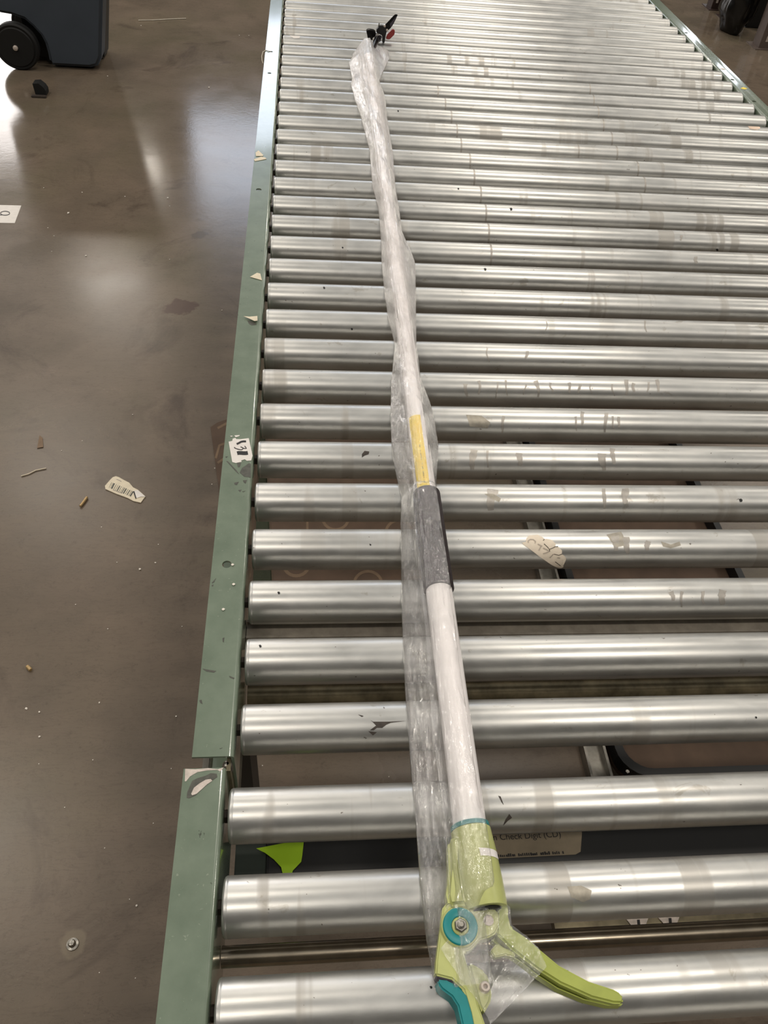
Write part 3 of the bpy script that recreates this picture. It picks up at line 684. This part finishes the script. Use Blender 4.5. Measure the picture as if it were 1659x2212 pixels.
# curved teal grip with dark edging, running on under the frame edge
plate('grip', H([(250, 1300), (360, 1310), (520, 1390), (610, 1480), (660, 1600), (700, 1720), (735, 1836), (790, 2100), (840, 2500), (640, 2500), (590, 2100), (540, 1836), (490, 1620), (420, 1510), (300, 1420), (250, 1350)]), HZ+.001, HZ+.020, M['teal'], LOP, .0055, 4)
plate('grip_edging', H([(228, 1238), (380, 1270), (520, 1330), (640, 1430), (700, 1560), (740, 1700), (790, 1836), (850, 2100), (900, 2500), (860, 2500), (800, 2100), (745, 1836), (690, 1660), (630, 1510), (540, 1420), (420, 1345), (250, 1300)]), HZ+.003, HZ+.0185, M['dark_strip'], LOP, .001)
# cutting head at the far end
HY = 1.972
def hp(l): return [at_y(x, y, HY) for x, y in crop(l, 700, 0, 6.3808)]
def vplate(name, l, th, mat, parent, lean=0.0):
    pts = [Vector((p.x, p.y, max(p.z, PZ0+.0015))) for p in hp(l)]; bm = bmesh.new()
    zmin = min(p.z for p in pts)
    a = [bm.verts.new(p+Vector((0, -th/2+lean*(p.z-zmin), 0))) for p in pts]; b = [bm.verts.new(p+Vector((0, th/2+lean*(p.z-zmin), 0))) for p in pts]
    n = len(pts); bm.faces.new(a); bm.faces.new(b[::-1])
    for i in range(n): bm.faces.new((a[i], b[i], b[(i+1) % n], a[(i+1) % n]))
    bmesh.ops.recalc_face_normals(bm, faces=bm.faces)
    bmesh.ops.bevel(bm, geom=[e for e in bm.edges], offset=min(.0012, th*.3), segments=2, affect='EDGES', clamp_overlap=True)
    return bmobj(name, bm, mat, parent, True, 40)
tube('cutter_neck', pole_pt(1.79, .0125), Vector((at_y(815, 82, HY).x, HY, PZ0+.010)), .0075, M['black_gloss'], LOP)
hb = vplate('cutter_body', [(720, 400), (770, 345), (835, 350), (870, 400), (850, 470), (830, 600), (800, 590), (800, 480), (720, 440)], .014, M['black_gloss'], LOP)
vplate('blade', [(840, 345), (980, 205), (1020, 210), (960, 330), (920, 385), (870, 430), (830, 400)], .004, M['black_gloss'], LOP, .15)
vplate('blade_edge', [(905, 330), (1000, 225), (960, 320), (915, 380)], .0046, M['dark_strip'], LOP, .15)
vplate('anvil', [(870, 470), (940, 400), (975, 415), (970, 470), (900, 540), (850, 530)], .009, M['red'], LOP)
vplate('spring', [(740, 390), (755, 310), (768, 320), (760, 400)], .003, M['steel'], LOP)
vplate('cutter_clamp', [(580, 420), (610, 400), (690, 415), (715, 440), (705, 490), (670, 510), (665, 545), (600, 525), (595, 480)], .016, M['black_gloss'], LOP)
vplate('cutter_link', [(690, 455), (760, 455), (745, 500), (720, 560), (690, 545)], .006, M['white_pole'], LOP)
vplate('cutter_arm', [(700, 560), (760, 480), (800, 500), (770, 585)], .006, M['dark_strip'], LOP)
for c in ((835, 358), (868, 415)):
    q0 = at_y(*crop([c], 700, 0, 6.3808)[0], HY-.008); bm = bmesh.new(); lathe(bm, q0+Vector((0, .001, 0)), q0-Vector((0, .003, 0)), [(0, .0028), (.003, .0028), (.0036, .0020)], 14); bmobj('rivet', bm, M['bare'], LOP, True, 40)

# the loose film sleeve: left and right outline measured along the pole, closed tube with creases
OUT = [(118, 762, 841), (130, 754, 835), (150, 758, 826), (165, 761, 820), (177, 758, 824), (195, 763, 831), (212, 767, 834), (240, 778, 836), (319, 798.5, 849), (398, 805, 855.5), (442, 817.5, 863), (493, 821.6, 870), (525, 824, 885.6), (556, 824, 897.6),
       (620, 830, 900), (677, 838, 900), (737, 853, 901), (759, 851, 904.6), (810, 846, 911), (857, 844.4, 930), (876, 844, 936), (953, 845.6, 949.6), (998, 852, 947), (1032, 859, 945), (1066, 868, 947), (1122, 865, 958.6),
       (1179, 866.6, 965), (1236, 867, 975.5), (1341, 869, 990.5), (1423, 872.5, 1002.7), (1504, 876.6, 1012), (1585, 883, 1027), (1667, 889, 1038), (1748, 897, 1050), (1802, 901, 1061), (1857, 905, 1073), (1900, 907, 1080), (1940, 911, 1086), (1985, 917, 1080), (2018, 921, 1062), (2065, 929.5, 1058), (2105, 936, 1060), (2140, 943, 1062)]
st_ = []
for py, xl, xr in OUT:
    a = at(xl, py, PZ0+.006); b = at(xr, py, PZ0+.010); st_.append(((a.y+b.y)/2, a.x, b.x))
a = at_y(762, 104, 1.865); b = at_y(842, 108, 1.865); st_.append((1.865, a.x, b.x))
a = at_y(770, 98, 1.905); b = at_y(839, 104, 1.905); st_.append((1.905, a.x, b.x))
a = at_y(776, 96, 1.915); b = at_y(837, 102, 1.915); st_.append((1.915, a.x, b.x))
st_.sort()
def outline(y):
    if y <= st_[0][0]: return st_[0][1:]
    for p0, p1 in zip(st_, st_[1:]):
        if p0[0] <= y <= p1[0]:
            f = (y-p0[0])/(p1[0]-p0[0]+1e-9); return (p0[1]+(p1[1]-p0[1])*f, p0[2]+(p1[2]-p0[2])*f)
    return st_[-1][1:]
def sleeve():
    ys = []; y = st_[0][0]
    while y < st_[-1][0]-.001: ys.append(y); y += .0035 if y < .5 else .006
    ys.append(st_[-1][0])
    NT_, NB = 88, 12; verts, faces, lay = [], [], []
    for y in ys:
        xl, xr = outline(y); xp = pole_x(y)
        R = RG if .13 < y < .285 else (RL if y < .13 else RU)
        def sm(a, b, f): f = min(max(f, 0), 1); return a+(b-a)*f*f*(3-2*f)
        k1 = (-.095-y)/.03; k2 = (-.165-y)/.03
        top = sm(sm(zc_+R+.0012, zc_+.0205, k1), .0270, k2); R = sm(R, .0185, k1); xp = xp+sm(0, -.010, k2)
        if y > 1.62: top -= .006*min((y-1.62)/.28, 1)
        far = min(max((y-.40)/.25, 0), 1)
        for j in range(NT_+1):
            s = j/NT_; x = xl+(xr-xl)*s; dx = x-xp; side = abs(dx)-R*.55
            edge = min(s, 1-s)
            if side <= 0: h = top-(R-math.sqrt(max(R*R-dx*dx, 0)))*.9
            else:
                ext = (xp-R*.55-xl) if dx < 0 else (xr-xp-R*.55)
                u = min(side/max(ext, .002), 1); h0 = top-(R-math.sqrt(R*R*(1-.3025)))*.9
                puff = (.010+.004*math.sin(y*9))*math.sin(math.pi*min(u*1.0, 1))**.8*(1 if dx < 0 else .4)
                h = h0*(1-u)**1.6+puff*.8+.0012
            wob = mnoise.noise(Vector((x*95, y*20, 1.7)))*.0028
            r1 = 1-abs(mnoise.noise(Vector((x*150+y*22, y*52, 5.1))))*2; r2 = 1-abs(mnoise.noise(Vector((x*260-y*60, y*120, 9.4))))*2
            wob += (r1*r1*r1)*.0012*(1 if r1 > 0 else 0)+(r2*r2)*.0004*(1 if r2 > 0 else 0)
            if dx < 0 and side > 0:
                for sp, hh in ((.22, .0045), (.42, .0055)):
                    c0 = sp+.05*mnoise.noise(Vector((y*13, sp*9, 2.2))); wob += hh*math.exp(-((u-c0)/.055)**2)*(.6+.9*mnoise.noise(Vector((y*40, sp, 8))))
            tw = math.sin((s*2.2+y*(5.5 if far else 1.5))*math.pi*2)*.0018*far
            amp = min(1, edge*9)*(1 if side > 0 else (.30 if y < .40 else .6))
            z = PZ0+max(.0012, h+(wob+tw)*amp+(abs(wob)*.6 if side <= 0 else 0))
            verts.append((x, y, z)); lay.append((.085 if y < .30 else .13)+.50*far*(.75+.35*math.sin(y*7+s*5))+(.03 if side > 0 else 0))
        for j in range(1, NB):
            s = 1-j/NB; x = xl+(xr-xl)*s; verts.append((x, y, PZ0+.0006)); lay.append(.01+.3*far)
    n = NT_+NB
    for i in range(len(ys)-1):
        for j in range(n):
            a = i*n+j; b = i*n+(j+1) % n; faces.append((a, b, b+n, a+n))
    me = bpy.data.meshes.new('film_sleeve'); me.from_pydata([tuple(v) for v in verts], [], faces); me.update()
    for p in me.polygons: p.use_smooth = True
    at_ = me.attributes.new('layers', 'FLOAT', 'POINT')
    for i, v in enumerate(lay): at_.data[i].value = v
    return link('film_sleeve', me, M['film'], LOP)
SL = sleeve(); SL['label'] = 'crinkled clear plastic sleeve'
# film pulled tight between lever and handle
def stretched():
    top = [at(x, y, HZ+.0235) for x, y in K([(470, 1000), (560, 930), (650, 880), (740, 862), (775, 885), (785, 1000), (885, 1075), (960, 1150), (1010, 1270)])]
    bot = [at(x, y, HZ+.0225) for x, y in K([(330, 1150), (360, 1200), (400, 1260), (450, 1330), (500, 1400), (560, 1480), (600, 1540), (630, 1590), (650, 1640)])]
    n, m = len(top), 26; vs, fs, lay = [], [], []
    def pick(l, f):
        f *= n-1; i = min(int(f), n-2); return l[i].lerp(l[i+1], f-i)
    NU = 40
    for i in range(NU+1):
        a, b = pick(top, i/NU), pick(bot, i/NU)
        for j in range(m+1):
            s = j/m; p = a.lerp(b, s); p.z += .0008*math.sin(i*1.9)*math.sin(math.pi*s)+.0012*mnoise.noise(Vector((i*.55, s*2, 0)))
            vs.append(p); lay.append(.07+.06*mnoise.noise(Vector((i*.8, s, 4))))
    for i in range(NU):
        for j in range(m): a = i*(m+1)+j; fs.append((a, a+1, a+m+2, a+m+1))
    o = mesh('stretched_film', vs, fs, M['film'], LOP, True)
    at_ = o.data.attributes.new('layers', 'FLOAT', 'POINT')
    for i, v in enumerate(lay): at_.data[i].value = max(.02, v)
stretched()

# ------------------------------------------------------------------ things on the floor
fs_pts = crop([(320, 480), (450, 330), (520, 260), (600, 235), (680, 260), (800, 330), (940, 400), (1040, 520), (1160, 580), (1355, 750), (1235, 910), (1050, 870), (900, 790), (600, 680), (330, 560)], 200, 1010, 11.85)
fs_ = flat_paper('barcode_label', fs_pts, .0006, M['cream_paper'], 'torn barcode label lying curled on the concrete floor', 'label', 0, 1, None, 0, .002)
def CB(l): return crop(l, 200, 1010, 11.85)
bars = []
b0, b1, t0, t1 = (420, 515), (960, 735), (490, 375), (1040, 610)
for tt, wd in [(.0, 1.0), (.06, .8), (.12, 4.2), (.22, 1.2), (.30, 1.0), (.38, 2.8), (.46, 1.2), (.54, 1.0), (.60, 2.2), (.68, 3.6), (.77, 1.2), (.85, 2.6), (.93, 1.2), (1.0, 4.0)]:
    bars.append((CB([(b0[0]+(b1[0]-b0[0])*tt, b0[1]+(b1[1]-b0[1])*tt), (t0[0]+(t1[0]-t0[0])*tt, t0[1]+(t1[1]-t0[1])*tt)]), wd))
for pth, wd in bars: strokes('barcode_bar', [pth], wd*.75, .0026, M['primer_and_shadow'], fs_)
strokes('print', [CB([(610, 300), (680, 325), (740, 360)]), CB([(520, 570), (640, 615), (760, 660)])], 1.2, .0026, M['grey_ink'], fs_)
sheet('folded_corner', [at(x, y, .0032) for x, y in CB([(1050, 600), (1160, 580), (1355, 750), (1250, 745), (1110, 790)])], .0006, M['paper'], fs_)
strokes('print', [CB([(1055, 605), (1110, 790)])], 2.4, .004, M['ink'], fs_)
tg = flat_paper('floor_tag', [(-90, 441), (46, 444), (32, 482), (-90, 480)], .0003, M['paper'], 'white square paper tag taped on the floor with a written digit', 'label', 0, 1, None, 0)
ring = [(11+10*math.cos(a), 460.5+4.2*math.sin(a)) for a in [2*math.pi*i/24 for i in range(25)]]
strokes('handwriting', [ring, [(6, 464), (-2, 464.5), (-14, 463)]], 1.7, .0008, M['ink'], tg)
ab = at(157, 2040, 0)
bm = bmesh.new(); lathe(bm, (ab.x, ab.y, 0), (ab.x, ab.y, .02), [(0, .010), (.002, .0095), (.003, .006), (.008, .006), (.011, .0045), (.012, .002)], 20)
bo = bmobj('anchor_bolt', bm, M['steel'], None, True, 40); centre(bo); tag(bo, 'worn steel anchor bolt stub set in the concrete floor', 'bolt')
# cardboard under the conveyor with its ring print
cs = flat_paper('cardboard_sheet', [(455, 925), (470, 915), (500, 905), (800, 905), (905, 930), (935, 1100), (960, 1290), (700, 1300), (545, 1290), (480, 1110)], 0.0, M['card'], 'flattened brown cardboard with pale ring print under the conveyor', 'cardboard', 0, 1, None, 0, .004)
def ring_print(cx, cy, rx, ry, w_):
    strokes('ring_print', [[(cx+rx*math.cos(a), cy+ry*math.sin(a)) for a in [2*math.pi*i/28 for i in range(29)]]], w_, .004, M['card_print'], cs, .0003)
for c in ((640, 1212, 30, 32, 7), (795, 1262, 30, 28, 6), (725, 1118, 28, 26, 6), (862, 1150, 28, 26, 6), (590, 1090, 28, 24, 6)): ring_print(*c)
for pth in ([(470, 925), (490, 914)], [(466, 990), (474, 962), (492, 955)], [(470, 1000), (492, 985)], [(478, 1042), (490, 1030)], [(664, 1120), (664, 1150)]): strokes('stripe_print', [pth], 5, .004, M['card_print'], cs, .0003)
# metal floor channel and the black-rimmed tray beside it
x0 = at(1292, 1640, .03).x
bm = bmesh.new(); box(bm, x0-.022, x0+.022, -.02, 2.2, 0, .006); box(bm, x0-.022, x0-.017, -.02, 2.2, .006, .028); box(bm, x0+.017, x0+.022, -.02, 2.2, .006, .028)
fc = bmobj('floor_channel', bm, M['steel']); centre(fc); tag(fc, 'long bare metal channel on the floor under the rollers', 'channel')
tray = empty('storage_tray', (.92, .8, 0), 'shallow brown tray with a black rim on the floor under the rollers', 'tray')
pa = at(1312, 1655, .03); pb = at(1597, 1240, .03)
def rrect(x0, x1, y0, y1, r, n=6):
    o = []
    for cx, cy, a0 in ((x1-r, y1-r, 0), (x0+r, y1-r, 90), (x0+r, y0+r, 180), (x1-r, y0+r, 270)):
        o += [(cx+r*math.cos(math.radians(a0+90*k/n)), cy+r*math.sin(math.radians(a0+90*k/n))) for k in range(n+1)]
    return o
tx0, tx1, ty0, ty1 = x0+.034, max(pb.x, x0+.40), pa.y-.03, 1.45
outer = rrect(tx0, tx1, ty0, ty1, .06); inner = rrect(tx0+.016, tx1-.016, ty0+.016, ty1-.016, .05)
bm = bmesh.new(); prism(bm, outer, 0, .012); bmobj('tray_base', bm, M['card'], tray)
bm = bmesh.new(); n = len(outer)
V = [[bm.verts.new((p[0], p[1], z)) for p in l] for l, z in ((outer, .012), (outer, .045), (inner, .045), (inner, .0122))]
for a, b in zip(V, V[1:]):
    for i in range(n): bm.faces.new((a[i], a[(i+1) % n], b[(i+1) % n], b[i]))
bmobj('tray_rim', bm, M['black'], tray)

# crumbs of white foam, each its own thing
crumb_px = crop([(790, 145), (603, 428), (1170, 492), (1053, 620), (245, 1053), (460, 1078), (700, 1102), (940, 1110), (383, 1195), (268, 1277), (303, 1322), (950, 1155), (1340, 200), (1393, 200)], 0, 0, 2.592) \
    + crop([(482, 190), (743, 1078), (950, 210), (1243, 494), (568, 1708), (887, 1805), (655, 1905), (872, 1908), (783, 1946), (460, 1225), (345, 1280), (1203, 1385), (1187, 1475), (290, 165)], 0, 480, 2.592) \
    + crop([(720, 77), (648, 108), (350, 270), (500, 383), (843, 372), (123, 753), (183, 768), (460, 725), (816, 788), (183, 883), (180, 1008), (430, 990), (793, 1030), (300, 1210), (710, 1283), (485, 1398), (633, 1665), (600, 1635), (460, 1975), (627, 2000)], 0, 1180, 2.1437) \
    + [(552, 1671), (840, 1678), (567, 1654)]
size_px = {2: 3, 8: 4, 7: 3.4, 14: 3.2, 28: 3, 29: 4, 33: 4.6, 34: 3.2, 35: 3, 36: 3, 37: 4, 44: 3.6, 48: 4.5}
BLOBS = []
MARKS = [(85, 208, 'black wedge'), (160, 150, 'wheeled bin'), (350, 42, 'long pale strap'), (30, 463, 'square paper tag'), (385, 664, 'dark stain'), (73, 1020, 'thin straw'), (88, 955, 'tan paper shard'), (180, 1083, 'wood splinter'), (270, 1060, 'barcode label'),
         (470, 1000, 'brown cardboard'), (62, 1443, 'tan husk'), (157, 2040, 'anchor bolt'), (414, 1640, 'joint of the rails'), (540, 1680, 'leg under the joint')]
for s in range(5):
    bm = bmesh.new(); bmesh.ops.create_icosphere(bm, subdivisions=1, radius=1)
    for v in bm.verts: v.co *= .75+.45*random.random(); v.co.z *= .6
    zmin = min(v.co.z for v in bm.verts)
    for v in bm.verts: v.co.z -= zmin
    me = bpy.data.meshes.new('foam_crumb'); bm.to_mesh(me); bm.free(); me.materials.append(M['crumb']); BLOBS.append(me)
for i, (x, y) in enumerate(crumb_px):
    p = at(x, y, 0); o = bpy.data.objects.new('foam_crumb', BLOBS[i % 5]); COL.objects.link(o)
    if not -.2 < p.x < .5 or p.y > 1.3 or p.y < .72: zz = 0
    else: zz = .0045 if p.x > -.18 else 0
    r = size_px.get(i, 2.0)*.55/(FOC/((p-CAM).dot(FWD)))
    o.location = (p.x, p.y, zz); o.scale = (r*1.25, r*1.25, r); o.rotation_euler = (0, 0, random.uniform(0, 6))
    near_ = min(MARKS, key=lambda m: (at(m[0], m[1], 0)-p).length)[2]
    tag(o, 'white foam crumb on the concrete floor, closest to the '+near_, 'crumb', 'white foam crumbs on the floor')
for x, y in crop([(530, 185), (435, 415), (520, 5)], 380, 1220, 4.253):
    p = at(x, y, RAIL_TOP); o = bpy.data.objects.new('foam_crumb', BLOBS[1]); COL.objects.link(o); o.location = (p.x, p.y, RAIL_TOP); o.scale = (.0019, .0019, .0014)
    tag(o, 'white foam crumb resting on the green rail', 'crumb', 'white foam crumbs on the rail')
for x, y in crop([(197, 1150), (237, 1287), (400, 1356)], 1259, 1340, 4.1475):
    p = at(x, y, .045); o = bpy.data.objects.new('foam_crumb', BLOBS[2]); COL.objects.link(o); o.location = (p.x, p.y, 0.0 if p.x < tx0 else .045); o.scale = (.004, .004, .003)
    tag(o, 'white foam crumb beside the brown tray under the rollers', 'crumb', 'white foam crumbs by the tray')
def litter(name, pxp, mat, label, cat, th, curl=0, seed=1): return flat_paper(name, pxp, 0.0003, mat, label, cat, curl, seed, None, 1, th)
litter('paper_shard', crop([(222, 1195), (240, 1210), (243, 1262), (208, 1268)], 0, 480, 2.592), M['card_print'], 'narrow tan paper shard on the concrete floor', 'paper scrap', .0006, .002, 3)
tw_ = sweep('straw', [at(x, y, .0022) for x, y in crop([(118, 1422), (160, 1410), (200, 1390), (258, 1378)], 0, 480, 2.592)], .0016, M['cream_paper']); centre(tw_); tag(tw_, 'thin pale straw lying on the concrete floor', 'straw')
sp_ = sweep('wood_splinter', [at(x, y, .004) for x, y in crop([(450, 1590), (465, 1570), (487, 1540)], 0, 480, 2.592)], .0035, M['tan']); centre(sp_); tag(sp_, 'short brown wood splinter near the barcode label', 'splinter')
nu = sweep('nut_shell', [at(x, y, .004) for x, y in crop([(126, 556), (134, 564), (142, 573)], 0, 1180, 2.1437)], .004, M['tan']); centre(nu); tag(nu, 'small tan husk lying on the concrete floor', 'husk')
wr = sweep('pale_wire', [at(x, y, .003) for x, y in [(299, 44), (330, 43.5), (365, 41.5), (402, 40)]], .0026, M['string']); centre(wr); tag(wr, 'long thin pale strap lying on the floor near the bin', 'strap')
wd_ = empty('door_wedge', at(85, 208, 0), 'small black wedge standing on the floor in front of the bin', 'wedge')
q0 = at(85, 208, 0)
bm = bmesh.new()
pr = crop([(440, 1130), (520, 1125), (590, 1180), (625, 1230), (635, 1290), (490, 1300)], 0, 0, 6.3808)
base = [at_y(x, y, q0.y) for x, y in pr]; zlow = min(v.z for v in base)
a = [bm.verts.new(v-Vector((0, .0, zlow))) for v in base]; b = [bm.verts.new(v+Vector((0, .05, -zlow))) for v in base]
for v in a+b: pass
bm.faces.new(a); bm.faces.new(b[::-1])
for i in range(len(a)): bm.faces.new((a[i], b[i], b[(i+1) % len(a)], a[(i+1) % len(a)]))
bmobj('wedge_body', bm, M['rubber'], wd_)
boxobj('wedge_base', (q0.x-.03, q0.x+.034, q0.y-.022, q0.y-.001, 0, .008), M['residue'], wd_, .002)

# ------------------------------------------------------------------ wheeled bin
BX, BY = -1.16, 4.03
BIN = empty('wheeled_bin', (BX, BY, 0), 'blue-grey plastic wheeled bin with a large black wheel', 'bin')
wc = at_y(37, 99, 3.86); WR = wc.z
def body_profile():
    e0, e1 = at_y(218, 138, 3.885), at_y(221.5, 2, 3.885)
    def xr(z): return e0.x+(e1.x-e0.x)*(z-e0.z)/(e1.z-e0.z)
    pts = [(xr(.012)-.05, .012), (xr(.02)-.014, .022), (xr(.06), .06), (xr(.5), .5), (xr(.98), .98), (-1.455, .98), (-1.425, .40), (-1.422, .28), (-1.40, .258)]
    pts += [(v.x, v.z) for v in [at_y(x, y, 3.885) for x, y in ((0, 28), (23.5, 32), (52, 42), (70.5, 58), (88, 77), (97, 94), (103, 116), (107, 138))]]
    pts += [(-1.150, .012)]
    return pts
bm = bmesh.new(); pf = body_profile()
yf, yb = 3.885, 4.00
a = [bm.verts.new((x, yf-(z*.02), z)) for x, z in pf]; b = [bm.verts.new((x, yb+(z*.03), z)) for x, z in pf]; n = len(pf)
bm.faces.new(a); bm.faces.new(b[::-1])
for i in range(n): bm.faces.new((a[i], b[i], b[(i+1) % n], a[(i+1) % n]))
bmesh.ops.recalc_face_normals(bm, faces=bm.faces)
bmesh.ops.bevel(bm, geom=[e for e in bm.edges if len(e.link_faces) == 2 and e.calc_face_angle(0) > .9], offset=.02, segments=3, affect='EDGES', clamp_overlap=True)
bmesh.ops.triangulate(bm, faces=[f for f in bm.faces if len(f.verts) > 4])
bmobj('bin_body', bm, M['bin'], BIN, True, 40)
bm = bmesh.new(); e0, e1 = at_y(234, 112, 4.16), at_y(235.5, 2, 4.16); zt = .974; x1_ = e0.x+(e1.x-e0.x)*(zt-e0.z)/(e1.z-e0.z); x0_ = e0.x+(e1.x-e0.x)*(.004-e0.z)/(e1.z-e0.z)
V = [bm.verts.new(q) for q in ((-1.12, 4.032, .004), (x0_, 4.032, .004), (x0_, 4.175, .004), (-1.12, 4.175, .004), (-1.12, 4.032, zt), (x1_, 4.032, zt), (x1_, 4.175, zt), (-1.12, 4.175, zt))]
for f in ((0, 3, 2, 1), (4, 5, 6, 7), (0, 1, 5, 4), (1, 2, 6, 5), (2, 3, 7, 6), (3, 0, 4, 7)): bm.faces.new([V[k] for k in f])
bmesh.ops.bevel(bm, geom=bm.edges[:], offset=.010, segments=2, affect='EDGES'); bmobj('shaded_face_block', bm, M['black'], BIN, True, 40)  # black block added as the shade on the bin's front face
boxobj('wheel_hollow_shade', (-1.27, -1.16, 3.96, 4.10, .02, .20), M['black'], BIN, .004)  # black block added to darken the hollow behind the wheel
boxobj('bin_lid', (-1.49, -.68, 3.84, 4.23, .975, 1.02), M['bin'], BIN, .012)
def wheel(y, nm):
    bm = bmesh.new(); lathe(bm, (wc.x, y-.028, WR), (wc.x, y+.028, WR), [(0, WR*.80), (.006, WR*.84), (.004, WR*.93), (.012, WR), (.044, WR), (.052, WR*.93), (.056, WR*.8)], 48)
    o = bmobj(nm, bm, M['rubber'], BIN, True, 40)
    bm = bmesh.new(); lathe(bm, (wc.x, y-.038, WR), (wc.x, y-.02, WR), [(0, .006), (.003, .011), (.012, .011)], 20); bmobj('hub_cap', bm, M['bare'], o, True, 40)
wheel(3.86, 'wheel'); wheel(4.19, 'wheel')
tube('axle_rod', (wc.x, 3.86, WR), (wc.x, 4.19, WR), .010, M['steel'], BIN)

# ------------------------------------------------------------------ racking and bag in the background
def post(p, w_, d_, h_, mat, label, nslots):
    t = empty('rack_post', p, label, 'rack post', 'rack posts by the far aisle')
    bm = bmesh.new(); x, y = p.x, p.y
    box(bm, x-w_/2, x+w_/2, y-.003, y+.003, .004, h_); box(bm, x-w_/2, x-w_/2+.005, y+.003, y+d_, .004, h_); box(bm, x+w_/2-.005, x+w_/2, y+.003, y+d_, .004, h_)
    bmobj('column', bm, mat, t)
    boxobj('base_plate', (x-w_*.7, x+w_*.7, y-.03, y+d_+.03, 0, .004), mat, t)
    for i in range(nslots):
        for sx in (-1, 1):
            cx, cz_ = x+sx*w_*.25, .055+i*.09
            boxobj('slot', (cx-.007, cx+.007, y-.0045, y-.0028, cz_-.016, cz_+.016), M['bare'], t)
pA = at(1552, 21, 0); post(pA, .115, .08, 2.2, M['brown_steel'], 'dark brown slotted rack post beside the black bag', 6)
pB = at(1572, 41, 0); post(Vector((pB.x, pB.y, 0)), .075, .06, 2.2, M['brown_steel'], 'narrow dark brown slotted rack post behind the black bag', 6)
pC = at(1662, 106, 0); post(pC, .15, .09, 2.2, M['grey_brown'], 'grey brown rack post in front of the black box', 2)
bb = at(1608, 84, 0)
bm = bmesh.new(); bmesh.ops.create_icosphere(bm, subdivisions=4, radius=1)
for v in bm.verts:
    nz_ = mnoise.noise(v.co*2.2)*.22+mnoise.noise(v.co*6)*.08
    v.co = v.co*(1+nz_); v.co.x *= .10; v.co.y *= .14; v.co.z *= .19
    v.co.z = max(v.co.z+.17, .0)
for v in bm.verts: v.co += Vector((bb.x-.04, bb.y+.14, 0))
bg_ = bmobj('bin_liner', bm, M['bag'], None, True); centre(bg_); tag(bg_, 'crumpled black plastic bag slumped on the floor by the racking', 'bag')
cb = at(1640, 62, 0)
o = boxobj('black_box', (cb.x-.10, cb.x+.50, cb.y, cb.y+.35, 0, .22), M['black'], None, .006); centre(o); tag(o, 'black plastic box on the floor behind the grey brown post', 'box')
bl_ = boxobj('grey_board', (cb.x-.08, cb.x+.5, cb.y+.02, cb.y+.10, .2205, .245), M['grey_brown'], None, .003); centre(bl_); tag(bl_, 'grey board lying on top of the black box', 'board')
